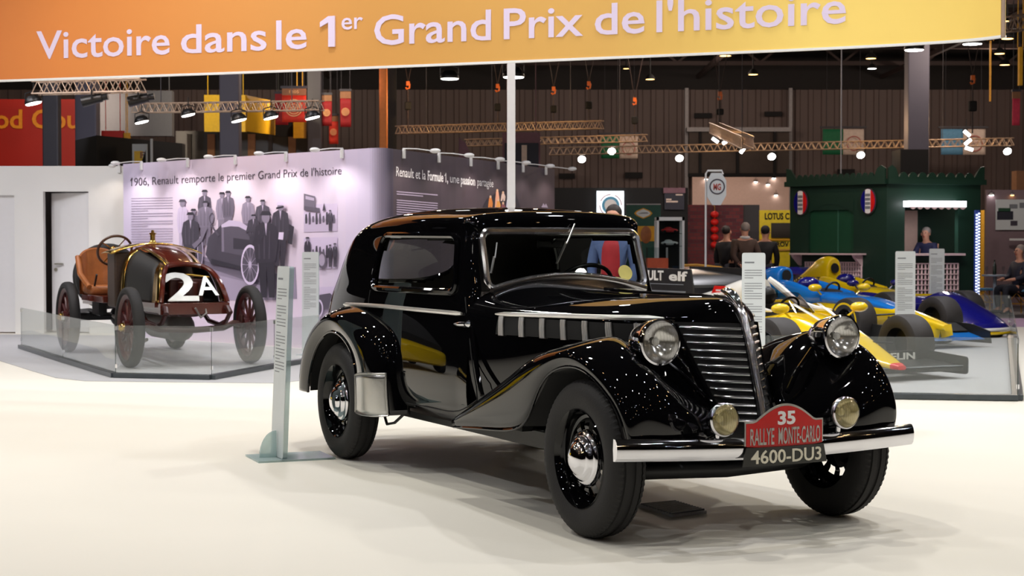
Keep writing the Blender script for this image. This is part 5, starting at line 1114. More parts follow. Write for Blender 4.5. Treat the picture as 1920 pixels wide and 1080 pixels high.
# ---- lamps under the roof
def roof_lamp(px, py, wpx, warm, label, z=7.0, dist=None):
    ds = dist or (z-HC)*FPX/(460-py); q = D(px, py, ds); w_ = wpx*ds/FPX/2
    t = thing('ceiling_lamp', label, 'lamp', q, 0, 'warm ceiling lamps' if warm else 'white ceiling lamps')
    b = B(); b.lathe([(0, w_), (w_*.3, w_*1.08), (w_*.9, w_*.7), (w_*1.2, w_*.25), (w_*1.25, 0)], (0, 0, 0), (0, 0, 1), 20); b.cyl((0, 0, w_), (0, 0, w_+.9), .02); b.make('shade', 'matt_black', t)
    b = B(); b.lathe([(.002, w_*.96), (-.004, 0)], (0, 0, 0), (0, 0, 1), 20); b.make('lamp_glass', 'lamp_warm' if warm else 'lamp_white', t)
for px, py, wp, wm, lb in ((1174, 129, 11, 1, 'small warm ceiling lamp right of the white post'), (1219, 149, 17, 1, 'warm ceiling lamp between the white post and wall pipe'), (1360, 105, 22, 1, 'warm ceiling lamp touching the banner rim over the shutter'), (1412, 140, 18, 1, 'warm ceiling lamp above the right part of the shutter'), (1633, 110, 19, 1, 'warm ceiling lamp left of the big grey column'), (1635, 129, 16, 0, 'dim white ceiling lamp left of the big grey column'), (1874, 101, 19, 1, 'warm ceiling lamp right of the big column, middle of three'), (1884, 122, 18, 1, 'lowest warm ceiling lamp at the right edge'), (1889, 73, 22, 1, 'warm ceiling lamp below the banner right end'), (1823, 83, 36, 0, 'large white ceiling lamp right of the big column'), (1886, 40, 12, 1, 'warm ceiling lamp behind the top right truss'), (685, 127, 14, 1, 'warm ceiling lamp at the banner rim left of the orange column'), (628, 129, 14, 0, 'white ceiling lamp at the banner rim above the red flags')):
    roof_lamp(px, py, wp, wm, lb)
for px, py, wp, lb in ((843, 148, 34, 'large black housed white lamp left of the white post'), (963, 145, 40, 'large black housed white lamp behind the white post'), (1714, 94, 36, 'bright white floodlight before the top of the big column')):
    flood(px, py, 30, wp, lb, 'large white hall lamps', drop=9.4-D(px, py, 30).z)
# ---- columns and left background
def column(px0, px1, dist, mat, label, y1=9.5, group=None):
    a, c = D(px0, 460, dist), D(px1, 460, dist); r = (c.x-a.x)/2
    t = thing('column', label, 'column', ((a.x+c.x)/2, dist, -.012), 0, group)
    b_ = B(); b_.box(-r, -r*.8, 0, r, r*.8, y1, None); b_.make('shaft', mat, t, smooth=False, bevel=.03)
    b_ = B(); b_.box(-r*1.15, -r, 0, r*1.15, r, .3); b_.make('plinth', 'matt_black', t, smooth=False)
column(84, 114, 36, 'column_dark', 'slim grey column standing between the letters of the red food sign'); column(146, 186, 38, 'column_grey', 'grey column right of the red food sign')
column(415, 452, 39, 'column_grey', 'grey column in front of the bright yellow panels'); column(578, 604, 44, 'column_dark', 'dark column right of the red 1205 flag')
column(712, 727, 38, 'orange_paint', 'slim orange lit column above the rounded wall corner'); column(729, 744, 40, 'matt_black', 'black column beside the slim orange one'); column(1697, 1737, 44, 'column_grey', 'big blue grey column rising behind the green kiosk')
t = slab('black_box', 'matt_black', 1688, 280, 1741, 330, 43.5, 'black box around the foot of the big grey column above the kiosk', 'box', 1.0)
slab('food_wall', 'food_red', -90, 186, 232, 330, 48, 'dark red food court wall with orange letters at the far left', 'wall', .3, ground_=True)
fw = [o for o in COL.objects if o.name == 'food_wall'][0]
fq = lambda u, v, w_: D(u, v, 48-.02-w_)
lettering('Food Cou', 'lettering', 'sign_orange', fw, fq, -62, 148, 240, 204, .02, .06)
slab('grey_fascia', 'panel_grey', 188, 170, 322, 255, 43, 'large plain grey fascia panel behind the first left truss', 'panel', .3, hang=True); slab('red_panel', 'food_red', 190, 245, 232, 268, 41, 'small red panel under the grey fascia', 'panel', .1, hang=True); slab('ochre_panel', 'panel_ochre', 231, 249, 243, 268, 41, 'narrow ochre panel beside the small red panel', 'panel', .1, hang=True)
b = B(); p_ = [D(141, 300, 33), D(181, 300, 31.5), D(342, 300, 34)]; zz = D(141, 262, 33).z
b.prism([(v.x, v.y) for v in p_]+[(p_[2].x, 34.3), (p_[0].x, 33.4)], (0, 0, -.012), (1, 0, 0), (0, 1, 0), (0, 0, zz)); tag(b.make('black_partition', 'matt_black', smooth=False), 'black angled partition wall rising above the white stand wall', 'partition')
t = thing('poster', 'white framed poster with yellow print on the black partition', 'poster', D(264, 289, 32.2)); b = B(); q0, q1 = D(248, 312, 32.2)-t.location, D(276, 270, 32.2)-t.location; b.box(q0.x, 0, q0.z, q1.x, .03, q1.z); b.make('frame', 'sign_panel', t, smooth=False)
b = B(); b.box(q0.x+.04, -.006, q0.z+.04, -.02+.06, 0, q1.z-.14); b.make('print', 'panel_yellow', t, smooth=False); lettering('F', 'lettering', 'leather_brown', t, lambda u, v, w_: Vector((u, -.007-w_, v)), -.01, .09, -.08, .05, .02, .004)
b = B(); b.prism([(.0, q0.z+.04), (.1, q0.z+.04), (.1, .08)], (0, -.008, 0), (1, 0, 0), (0, 0, 1), (0, -.004, 0)); b.make('black_wedge', 'matt_black', t, smooth=False)
slab('poster_post', 'white_plastic', 282, 260, 286, 312, 32.2, 'thin white post right of the framed poster', 'post', .03, ground_=True)
slab('hanging_board', 'panel_yellow', 383, 178, 462, 247, 47, 'bright yellow hanging panel behind the grey column', 'panel', .1, 'hanging boards', hang=True)
b = B(); a_, c_ = D(460, 178, 47), D(515, 190, 41); e_, f_ = D(460, 246, 47), D(515, 253, 41); b.add([a_, c_, f_, e_, a_+Vector((0, .1, 0)), c_+Vector((0, .1, 0)), f_+Vector((0, .1, 0)), e_+Vector((0, .1, 0))], [(0, 1, 2, 3), (7, 6, 5, 4), (0, 4, 5, 1), (3, 2, 6, 7), (1, 5, 6, 2), (0, 3, 7, 4)]); tag(b.make('hanging_board', 'panel_ochre', smooth=False), 'ochre yellow panel turned sideways, right of the grey column', 'panel', 'hanging boards')
slab('hanging_board', 'panel_ochre', 550, 228, 574, 259, 44, 'ochre panel below the red 1205 flag', 'panel', .1, 'hanging boards', hang=True)
slab('dark_soffit', 'matt_black', 515, 226, 550, 256, 44.2, 'black gap panel between the ochre panels', 'panel', .1, hang=True)
t = thing('shop_front', 'dim brown glazed shop front low behind the picture wall', 'shop front', D(470, 460, 50)*1)
t.location.z = -.012; b = B(); q0, q1 = D(330, 330, 50), D(600, 245, 50); b.box(q0.x-t.location.x, 0, 0, q1.x-t.location.x, .2, q1.z); b.make('back_wall', 'glass_dark', t, smooth=False)
for i in range(7): x = D(350+38*i, 300, 49.8).x-t.location.x; b = B(); b.box(x, -.12, 0, x+.12+.1*(i % 2), 0, q1.z-.1); b.make('mullion', ('leather_dark', 'flag_head')[i % 2], t, smooth=False)
# ---- hanging flags
def flag(px0, px1, py0, py1, dist, cloth, label, head=None, ring=None, num=None, group=None, half=None):
    a, c = D(px0, py1, dist), D(px1, py0, dist); t = thing('hanging_flag', label, 'flag', ((a.x+c.x)/2, dist, c.z), 0, group); w_, h = (c.x-a.x)/2, c.z-a.z
    b_ = B(); b_.grid([[(x, .03*math.sin(x*3+z_), -z_) for z_ in np.linspace(h*.2 if head else .04, h, 6)] for x in np.linspace(-w_, w_ if not half else 0, 9)]); f_ = b_.make('cloth', cloth, t, thick=.01)
    if half: b_ = B(); b_.grid([[(x, .03*math.sin(x*3+z_), -z_) for z_ in np.linspace(.04, h, 6)] for x in np.linspace(0, w_, 9)]); b_.make('cloth', half, t, thick=.01)
    if head: b_ = B(); b_.box(-w_, -.01, -h*.2, w_, .03, 0); b_.make('header', head, t, smooth=False)
    b_ = B(); b_.box(-w_*1.12, -.03, 0, w_*1.12, .05, .06); b_.cyl((-w_*.8, .01, .05), (-w_*.8, .01, 9.6-c.z), .006, n=6); b_.cyl((w_*.8, .01, .05), (w_*.8, .01, 9.6-c.z), .007, n=6); b_.make('hanging_bar', 'column_dark', t, smooth=False)
    if ring:
        cx, r0 = (w_/2 if half else 0), min(w_*(.36 if half else .72), h*.34); b_ = B()
        for k in range(1 if half else 4):
            r1 = r0*(1-k*.25); b_.lathe([(0, r1), (0, r1-r0*.11), (.006, r1-r0*.11), (.006, r1)], (cx, -.055, -h*.58), (0, -1, 0), 28, closed=True)
        if half: b_.bar((cx-r0*.6, -.06, -h*.58), (cx+r0*.6, -.06, -h*.52), r0*.16, .01)
        b_.make('ring_emblem', ring, t)
    if num: lettering(num, 'lettering', 'flag_ring', t, lambda u, v, w_: Vector((u, -.012-w_, v)), -w_*.4, w_*.4, -h*.14, -h*.05, .01, .006)
    return t
flag(529, 574, 166, 229, 38, 'flag_red', 'red hanging flag numbered 1205 with orange target rings', 'flag_head', 'flag_ring', '1205'); flag(516, 540, 176, 234, 41, 'flag_darkred', 'dark red flag half hidden behind the 1205 flag', 'flag_darkred')
flag(604, 622, 178, 236, 44, 'flag_darkred', 'dark red flag partly behind the dark column', 'flag_head', 'flag_ring'); flag(617, 634, 217, 270, 44.5, 'flag_red', 'lower orange red flag with target rings right of the dark column', 'flag_head', 'flag_ring'); flag(638, 658, 171, 238, 44, 'flag_darkred', 'dark red flag with pale rings hanging rightmost of the red ones', 'flag_head', 'flag_ring')
for px0, px1, c0, lb in ((1127, 1196, 'flag_green', 'double flag, green with beige ring half, nearest the white post'), (1542, 1620, 'flag_green', 'double flag, green with beige ring half, left of the big column'), (1764, 1848, 'flag_blue', 'double flag, pale blue with beige ring half, right of the big column')):
    flag(px0, px1, 252 if px0 < 1200 else 240, 297 if px0 < 1200 else 290, 58, c0, lb, None, 'ring_red', None, 'double flags on the back wall', 'flag_beige')
flag(1898, 1913, 172, 235, 40, 'flag_pink', 'pink red flag at the right edge of the hall', 'flag_head')
# ---- chain hoists hanging from the roof
for px, y0, y1, dist, lb in ((765, 150, 238, 39, 'chain hoist with orange hook at the left end of the long brown truss'), (933, 155, 238, 39, 'chain hoist above the long brown truss left of the white post'), (1038, 160, 240, 39, 'chain hoist above the long brown truss right of the white post'), (1104, 150, 236, 39, 'chain hoist at the right end of the long brown truss'), (1190, 180, 262, 41, 'chain hoist at the right end of the shorter brown truss'), (1350, 170, 240, 36, 'chain hoist with orange hook over the truss seen end on'), (1824, 140, 250, 34, 'chain hoist with orange hook before the pale blue flag')):
    q = D(px, y0+12, dist); t = thing('chain_hoist', lb, 'hoist', q, 0, 'chain hoists'); zt_, zb = 9.5-q.z, D(px, y1, dist).z-q.z
    b = B(); b.cyl((0, 0, .1), (.9, .3, zt_), .009, n=6); b.cyl((0, 0, .1), (-.7, .2, zt_), .009, n=6); b.make('sling', 'beam_dark', t)
    b = B(); b.tube([(0, 0, .1), (.04, 0, .05), (.03, 0, -.04), (-.03, 0, -.06), (-.05, 0, -.02)], .02, 8); b.box(-.04, -.03, .02, .04, .03, .12); b.make('hook', 'hook_orange', t)
    b = B(); b.cyl((0, 0, -.06), (0, 0, zb), .014, n=6); b.make('chain', 'beam_dark', t); b = B(); b.box(-.08, -.07, zb*.58, .08, .07, zb*.38); b.make('motor', 'matt_black', t, bevel=.03)
# ---- back wall fittings
for px in (1288, 1483):
    a = D(px, 165, 61.6); slab('wall_pipe', 'pipe_grey', px-4, 165, px+3, 336, 61.6, 'pale vertical pipe at the %s side of the roller shutter' % ('left' if px < 1400 else 'right'), 'pipe', .15, 'wall pipes', True)
for px0, py0, px1, py1, lb in ((1302, 212, 1335, 221, 'dark vent high above the shutter, left one'), (1434, 209, 1466, 218, 'dark vent high above the shutter, right one'), (1172, 323, 1205, 334, 'dark vent low on the wall above the black booth'), (1571, 317, 1603, 326, 'dark vent just above the green kiosk'), (1048, 325, 1078, 335, 'dark vent at the end of the dark picture wall')):
    slab('wall_vent', 'vent_black', px0, py0, px1, py1, 61.7, lb, 'vent', .1, 'vents in the back wall')
t = thing('roller_shutter', 'brown roller shutter frame with dark posts above the lit passage', 'shutter', (D(1384, 300, 61).x, 61, -.012)); b = B(); q = flat(1292, 242, 1480, 330, 61.2, .3); b.box(q[0]-t.location.x, .2, q[2], q[3]-t.location.x, .94, q[5]); b.make('shutter_curtain', 'shutter_brown', t, smooth=False)
b = B(); q = flat(1288, 238, 1484, 246, 61, .2); b.box(q[0]-t.location.x, 0, q[2], q[3]-t.location.x, .4, q[5]); b.make('top_beam', 'pipe_grey', t, smooth=False)
for px in (1313, 1383, 1453): q = flat(px-2, 246, px+3, 325, 61, .1); b = B(); b.box(q[0]-t.location.x, .05, q[2], q[3]-t.location.x, .2, q[5]); b.make('shutter_post', 'vent_black', t, smooth=False)
q = flat(1292, 324, 1480, 331, 61, .2); b = B(); b.box(q[0]-t.location.x, 0, q[2], q[3]-t.location.x, .3, q[5]); b.make('lower_beam', 'vent_black', t, smooth=False)
slab('passage_wall', 'warm_wall', 1298, 332, 1480, 386, 59, 'pale pinkish lit wall of the passage below the shutter', 'wall', .2, ground_=True)
for px, py in ((1324, 336), (1417, 341), (1440, 346), (1451, 334), (1455, 366)): flood(px, py, 58.94, 7, {1324: 'tiny white lamp beside the round club sign pole', 1417: 'tiny lamp left in the lit passage', 1440: 'tiny lamp middle in the lit passage', 1451: 'tiny lamp top right in the lit passage', 1455: 'tiny low spotlight beside the green kiosk'}[px], 'tiny lamps in the passage', drop=.1)
slab('hung_frame', 'mauve', 942, 248, 1013, 320, 36, 'mauve framed hanging board behind the white post', 'board', .05, hang=True); fr = [o for o in COL.objects if o.name == 'hung_frame'][0]
q = flat(946, 268, 1010, 320, 35.9, .04); B().box(*q).make('dark_field', 'navy_dark', fr, smooth=False); q = flat(978, 272, 988, 318, 35.85, .04); B().box(*q).make('pale_bar', 'flag_beige', fr, smooth=False)
b = B(); c_ = D(862, 312, 33); pts = [(0, 0), (.22, 0), (.2, .3), (.12, .48), (.0, .56)]; b.prism(pts, c_, (1, 0, 0), (0, 0, 1), (0, .02, 0)); b.cyl(c_+Vector((-.005, .01, -3)), c_+Vector((-.005, .01, .58)), .015); tag(b.make('feather_flag', 'mauve', smooth=False), 'mauve feather flag tip rising behind the dark picture wall', 'flag')
# ---- booths in the middle distance
slab('black_booth', 'matt_black', 1036, 352, 1290, 520, 37, 'long black exhibition wall behind the coupe roof', 'booth wall', .15, ground_=True)
t = thing('light_box', 'glowing white light box with a round blue emblem on the black booth', 'sign', D(1145, 385, 36.87)); o = t.location; b = B(); q = flat(1119, 358, 1170, 430, 36.87, .12); b.box(q[0]-o.x, 0, q[2]-o.z, q[3]-o.x, .12, q[5]-o.z); b.make('box_face', 'lightbox', t, smooth=False)
b = B(); b.lathe([(0, .2), (0, .14), (.008, .14), (.008, .2)], (0, -.002, .0), (0, -1, 0), 32, closed=True); b.make('blue_ring', 'blue_print', t); b = B(); b.lathe([(0, .255), (0, .235), (.008, .235), (.008, .255)], (0, -.002, 0), (0, -1, 0), 32, closed=True, skip=lambda i, j: i % 8 > 5); b.make('red_ring', 'ring_red', t); b = B(); b.lathe([(0, .14), (.006, 0)], (0, -.002, 0), (0, -1, 0), 24); b.make('white_disc', 'white_paint', t)
slab('booth_sign', 'navy_dark', 1246, 352, 1283, 393, 36.93, 'small dark sign with white lines right of the light box', 'sign', .05); fr = [x for x in COL.objects if x.name == 'booth_sign'][0]
q = flat(1244, 352, 1285, 362, 36.9, .06); B().box(*q).make('pale_header', 'mauve', fr, smooth=False); 
for p0, a_, p1, c_ in ((1249, 372.5, 1259, 375.5), (1249, 376.5, 1271, 379.5), (1267, 364, 1280, 366.5)): q = flat(p0, a_, p1, c_, 36.92, .008); B().box(*q).make('pale_lettering_block', 'flag_beige', fr, smooth=False)
t = thing('roll_up_banner', 'dark green roll-up banner with a yellow hexagon emblem', 'banner', ground(1206, 30)); o = t.location; q = flat(1174, 384, 1239, 560, 30, .02); b = B(); b.box(q[0]-o.x, 0, .06, q[3]-o.x, .015, q[5]); b.make('banner_sheet', 'rollup_green', t, smooth=False); b = B(); b.box(q[0]-o.x, -.06, 0, q[3]-o.x, .06, .06); b.cyl((0, .03, 0), (0, .03, q[5]), .012); b.box(q[0]-o.x, -.01, q[5], q[3]-o.x, .02, q[5]+.02); b.make('stand_base', 'pipe_grey', t, smooth=False)
hx = lambda k: [(k*.17*x, D(1206, 400, 30).z+k*.1*y) for x, y in ((-1, 0), (-.75, .45), (0, 1), (.75, .45), (1, 0), (.75, -.45), (0, -1), (-.75, -.45))]
b = B(); b.prism(hx(1), (0, -.002, 0), (1, 0, 0), (0, 0, 1), (0, -.004, 0)); b.make('yellow_hexagon', 'panel_ochre', t, smooth=False); b = B(); b.prism(hx(.8), (0, -.007, 0), (1, 0, 0), (0, 0, 1), (0, -.003, 0)); b.make('pale_hexagon', 'sign_panel', t, smooth=False); b = B(); b.prism([(-.1, D(1206, 401, 30).z), (.1, D(1206, 400.5, 30).z), (.07, D(1206, 398, 30).z), (-.03, D(1206, 398.5, 30).z)], (0, -.011, 0), (1, 0, 0), (0, 0, 1), (0, -.003, 0)); b.make('lettering_block', 'text_grey', t, smooth=False)
z_ = D(1206, 430, 30).z; b = B(); b.box(-.26, -.004, z_-.22, .24, 0, z_+.06); b.make('picture_field', 'panel_ochre', t, smooth=False); b = B(); b.ball((.05, -.012, z_-.1), .1, .008, .16); b.make('printed_figure', 'leather_brown', t)
# glass cabinets with model cars
t = thing('display_cabinet', 'tall white framed glass cabinet holding model cars', 'cabinet', ground(1257, 28)); o = t.location; q = flat(1233, 407, 1281, 540, 28, .45); x0_, x1_, zt_ = q[0]-o.x, q[3]-o.x, q[5]
b = B()
for x in (x0_, x1_):
    for y in (0, .42): b.box(x-.02, y-.02, 0, x+.02, y+.02, zt_)
b.box(x0_-.02, -.02, zt_-.06, x1_+.02, .44, zt_); b.box(x0_, 0, 0, x1_, .42, .3); b.make('cabinet_frame', 'white_plastic', t, smooth=False)
b = B(); b.box(x0_+.02, -.008, .3, x1_-.02, -.002, zt_-.06); b.make('glass_front', 'clear_glass', t, smooth=False); b = B(); b.box(x0_+.02, .41, .3, x1_-.02, .42, zt_-.06); b.make('dark_back', 'matt_black', t, smooth=False)
for k, (py, cm, lb) in enumerate(((433, 'model_red', 'red model racing car on the cabinet upper shelf'), (457, 'white_plastic', 'white model car on the cabinet lower shelf'))):
    z_ = D(1257, py+4, 28).z; b = B(); b.box(x0_+.02, .02, z_-.015, x1_-.02, .4, z_); b.make('shelf', 'clear_glass', t, smooth=False)
    m_ = thing('model_car', lb, 'model car', (o.x, o.y+.15, z_), 0, 'model cars'); b = B(); b.ball((0, 0, .05), .15, .06, .035); b.ball((-.02, 0, .08), .07, .045, .03); b.make('model_body', cm, m_)
    for x in (-.09, .09):
        for y in (-.06, .06): B().cyl((x, y-.012, .025), (x, y+.012, .025), .025).make('wheel', 'matt_black', m_)
t = thing('acrylic_case', 'small clear case with an orange lower half left of the tall cabinet', 'case', ground(1232, 27)); o = t.location; q = flat(1214, 464, 1253, 503, 27, .35); b = B(); b.box(q[0]-o.x, 0, q[2], q[3]-o.x, .35, D(1232, 484, 27).z); b.make('orange_base', 'crate_orange', t, smooth=False); b = B(); b.box(q[0]-o.x+.005, .005, D(1232, 484, 27).z, q[3]-o.x-.005, .345, q[5]); b.make('clear_cover', 'clear_glass', t, smooth=False); b = B(); b.box(q[0]-o.x-.02, .0, 0, q[3]-o.x+.02, .35, q[2]); b.make('pedestal', 'matt_black', t, smooth=False)
# brick wall, lanterns, round club sign, beige car
mb = M('brick_wall', (112, 52, 56), .85); n, k = mb.node_tree.nodes, mb.node_tree.links; br = n.new('ShaderNodeTexBrick'); br.inputs['Color1'].default_value = lin((128, 58, 60))+(1,); br.inputs['Color2'].default_value = lin((92, 44, 54))+(1,); br.inputs['Mortar'].default_value = lin((84, 62, 66))+(1,); br.inputs['Scale'].default_value = 3
mp = n.new('ShaderNodeMapping'); mp.inputs['Rotation'].default_value = (PI/2, 0, 0); tc = [x for x in n if x.type == 'TEX_COORD'][0]; k.new(tc.outputs['Object'], mp.inputs[0]); k.new(mp.outputs[0], br.inputs['Vector']); k.new(br.outputs['Color'], n['Principled BSDF'].inputs['Base Color'])
slab('brick_backdrop', 'brick_wall', 1288, 384, 1394, 560, 38, 'red brick patterned wall behind the round club sign', 'wall', .15, ground_=True)
slab('slate_panel', 'column_dark', 1394, 384, 1424, 560, 38.2, 'dark slate panel between brick wall and yellow stand', 'panel', .15, ground_=True)
t = thing('lantern_string', 'string of five red paper lanterns hanging before the brick wall', 'lanterns', D(1340, 395, 37.85)); o = t.location
for i in range(5): b = B(); b.ball((0, 0, D(1340, 402+14.3*i, 37.85).z-o.z), .095, .095, .08); b.make('paper_lantern', 'lantern_red', t)
b = B(); b.cyl((0, 0, .1), (0, .15, .12), .01, n=6); b.cyl((0, 0, .1), (0, 0, D(1340, 470, 37.85).z-o.z), .008, n=6); b.make('cord', 'gold_letter', t)
t = thing('club_sign', 'white octagonal club sign with red emblem hanging from a white pole', 'sign', ground(1323, 26)); o = t.location; zt_ = D(1323, 320, 26).z; sc_ = 26/FPX
b = B(); b.tube([(0, 0, 0), (0, 0, zt_-.05), (.03, 0, zt_), (30*sc_, 0, zt_), (32*sc_, 0, zt_-.06)], .016, 8); b.cyl((0, 0, 0), (0, 0, .03), .2); b.make('pole', 'white_plastic', t)
b = B(); b.prism([(x*sc_, zt_-.02-y*sc_) for x, y in ((10, 2), (29, 2), (38, 16), (38, 44), (28, 62), (12, 62), (2, 46), (2, 18))], (0, -.02, 0), (1, 0, 0), (0, 0, 1), (0, .04, 0)); s_ = b.make('sign_plate', 'sign_panel', t, smooth=False)
b = B(); b.lathe([(0, .125), (0, .105), (.006, .105), (.006, .125)], (21*sc_, -.021, zt_-30*sc_), (0, -1, 0), 24, closed=True); b.make('emblem_ring', 'text_dark', s_); lettering('MG', 'lettering', 'ring_red', s_, lambda u, v, w_: Vector((u, -.022-w_, v)), 14*sc_, 28*sc_, zt_-36*sc_, zt_-24*sc_, .03, .004)
t = thing('beige_car', 'beige car body with an orange trimmed bonnet below the red lanterns', 'car', ground(1322, 29.5), .3); hull(t, 'car_body', 'car_beige', [(-1.1, .5, .45, .96), (-.5, .62, .35, 1.02), (0, .66, .3, .98), (.35, .6, .3, .86), (.55, .4, .35, .7)], e=2.6)
for x in (-.8, .15):
    for y in (-.55, .55): B().cyl((x, y-.08, .3), (x, y+.08, .3), .3, n=24).make('wheel', 'tyre', t, bevel=.03)
for y in (-.3, .3): B().ball((.42, y, .78), .07).make('headlamp', 'chrome', t)
b = B(); b.tube([(-.9, -.45, 1.0), (-.4, -.5, 1.02), (.1, -.45, .97), (.4, -.3, .86)], .025, 8); b.make('bonnet_trim', 'panel_ochre', t)
t = thing('trade_stand', 'yellow trade stand with black lettering and a dark window left of the green kiosk', 'stand', ground(1456, 36)); o = t.location; q = flat(1424, 394, 1492, 560, 36, .1)
b = B(); b.box(q[0]-o.x, 0, -.012, q[3]-o.x, .1, q[5]); b.make('front_panel', 'stand_yellow', t, smooth=False)
for p0, p1, a_, c_, mt_ in ((1446, 1490, 418, 446, 'glass_dark'), (1424, 1492, 448, 451, 'panel_ochre'), (1424, 1492, 467, 470, 'wicker')): q = flat(p0, a_, p1, c_, 35.97, .03); b = B(); b.box(q[0]-o.x, -.04, q[2], q[3]-o.x, -.002, q[5]); b.make('window_panel' if mt_ == 'glass_dark' else 'ledge', mt_, t, smooth=False)
lettering('LOTUS C', 'lettering', 'matt_black', t, lambda u, v, w_: D(u, v, 35.99-w_)-o, 1434, 1480, 411, 399, .03, .006); lettering('E PROV', 'lettering', 'matt_black', t, lambda u, v, w_: D(u, v, 35.99-w_)-o, 1441, 1479, 462, 453, .03, .006)
# ---- green kiosk
KO = ground(1662, 31); kt = thing('kiosk', 'dark green kiosk with scalloped cornice, arched shutters and serving hatch', 'kiosk', KO); H_ = D(1662, 345, 31).z
KL, KR = ground(1481, 32.6)-KO, ground(1838, 31.6)-KO
def kq(side, u, v, w_=0.):
    """point on a kiosk face: u 0..1 away from the corner, v height"""
    e = KL if side == 'L' else KR; t = e.normalized(); nrm = Vector((t.y, -t.x, 0)); nrm = nrm if nrm.y < 0 else -nrm; return e*u+Vector((0, 0, v))+nrm*w_
def kbox(side, u0, u1, v0, v1, w0, w1): 
    b_ = B(); b_.box(0, 0, 0, 1, 1, 1, lambda q: kq(side, u0+(u1-u0)*q.x, v0+(v1-v0)*q.z, w0+(w1-w0)*q.y)); return b_
def kz(py, ds=31.5): return D(1662, py, ds).z
for side, mt_ in (('L', 'kiosk_green'),):
    b = B()
    for u0, u1, v0, v1 in ((0, .33, 0, H_), (.80, 1, 0, H_), (.33, .80, kz(393), H_), (.33, .8, 0, kz(476))): b.box(0, 0, 0, 1, 1, 1, lambda q: kq('L', u0+(u1-u0)*q.x, v0+(v1-v0)*q.z, -.12+.12*q.y))
    b.make('left_wall', mt_, kt, smooth=False)
b = B(); ar = [(.33+.47*i/16, kz(393)+(kz(376)-kz(393))*math.sin(PI*i/16)-.12+.06) for i in range(17)]; pts = [(.33, kz(372)), (.8, kz(372))]+ar[::-1]
b.add([kq('L', u, v, .012) for u, v in pts], [tuple(range(len(pts)))]); b.make('arch_head', 'kiosk_green', kt, smooth=False, norm=False)
s1 = kbox('L', .33, .8, kz(476), kz(376), -.10, -.06).make('arched_shutter', 'shutter_green', kt, smooth=False); kbox('L', .50, .512, kz(476), kz(380), -.06, -.05).make('shutter_joint', 'shutter_line', s1, smooth=False)
def lattice(side, u0, u1, v0, v1, nx, ny, w0=.03):
    b_ = B()
    for i in range(nx+1): u = u0+(u1-u0)*i/nx; b_.bar(kq(side, u, v0, w0), kq(side, u, v1, w0), .035, .02, up=(0, 1, 0))
    for j in range(ny+1): v = v0+(v1-v0)*j/ny; b_.bar(kq(side, u0, v, w0+.012), kq(side, u1, v, w0+.012), .035, .02)
    return b_.make('lattice_panel', 'lattice', kt, smooth=False)
lattice('L', .24, .82, .08, kz(492), 22, 11); kbox('L', .2, .9, kz(478), kz(475), .0, .34).make('counter_shelf', 'lattice', kt, smooth=False)
for u in (.235, .87):
    b = B(); b.prism([(0, 0), (.3, 0), (.28, -.04), (.06, -.2), (0, -.22)], kq('L', u, kz(478), .0), kq('L', 0, 0, 1), (0, 0, 1), KL.normalized()*.05); b.make('shelf_bracket', 'lattice', kt, smooth=False)
b = B()
for u0, u1, v0, v1 in ((0, .19, 0, H_), (.76, 1, 0, H_), (.19, .76, kz(390), H_), (.19, .76, 0, kz(480))): b.box(0, 0, 0, 1, 1, 1, lambda q: kq('R', u0+(u1-u0)*q.x, v0+(v1-v0)*q.z, -.12+.12*q.y))
b.make('right_wall', 'kiosk_green', kt, smooth=False)
lattice('R', .21, .75, .1, kz(494), 14, 9); kbox('R', .17, .78, kz(479), kz(475), -.15, .2).make('serving_counter', 'lattice', kt, smooth=False)
kbox('R', .16, .76, kz(389), kz(378), .05, .28).make('tube_light', 'lamp_tube', kt, smooth=False); b = B(); b.grid([[kq('R', .16+.6*i/48, kz(389)-(.05*abs(math.sin(i*PI/6)) if j else 0), .28) for j in (0, 1)] for i in range(49)]); b.make('scalloped_valance', 'lattice', kt, smooth=False, thick=.01)
kbox('R', .2, .75, .0, kz(392), -1.5, -1.45).make('back_partition', 'warm_wall', kt, smooth=False); kbox('R', .22, .45, .9, kz(396), -1.44, -1.40).make('dark_opening', 'matt_black', kt, smooth=False)
b = B(); b.add([kq('L', 1, 0, -.1), kq('L', 1, H_, -.1), KR+Vector((0, 1.6, H_)), KR+Vector((0, 1.6, 0))], [(0, 1, 2, 3)]); b.add([kq('L', 1, H_-.02, -.1), kq('L', 0, H_-.02, -.1), kq('R', 1, H_-.02, -.1), KR+Vector((0, 1.6, H_-.02))], [(0, 1, 2, 3)]); b.make('back_wall', 'kiosk_green', kt, smooth=False, norm=False)
for side in 'LR':                                               # cornice and scalloped crest
    kbox(side, -.02, 1.02, H_, H_+.10, -.16, .14).make('cornice', 'kiosk_green', kt, smooth=False); nn = 13 if side == 'L' else 8
    b = B(); pts = []
    for i in range(nn):
        for k_ in range(7): u = .10+.80*(i+k_/6)/nn; pts.append((u, H_+.10+.03+.10*math.sin(PI*k_/6)**.7))
    pts = [(-.01, H_+.1), (-.01, H_+.30), (.03, H_+.36), (.07, H_+.30), (.10, H_+.13)]+pts+[(.90, H_+.13), (.94, H_+.26), (.97, H_+.34), (1.01, H_+.36), (1.01, H_+.1)]
    n_ = len(pts); b.add([kq(side, u, v, .10) for u, v in pts]+[kq(side, u, v, .05) for u, v in pts], [tuple(range(n_)), tuple(range(2*n_-1, n_-1, -1))]+[(i, n_+i, n_+(i+1) % n_, (i+1) % n_) for i in range(n_)]); b.make('scalloped_crest', 'kiosk_green', kt, smooth=False)
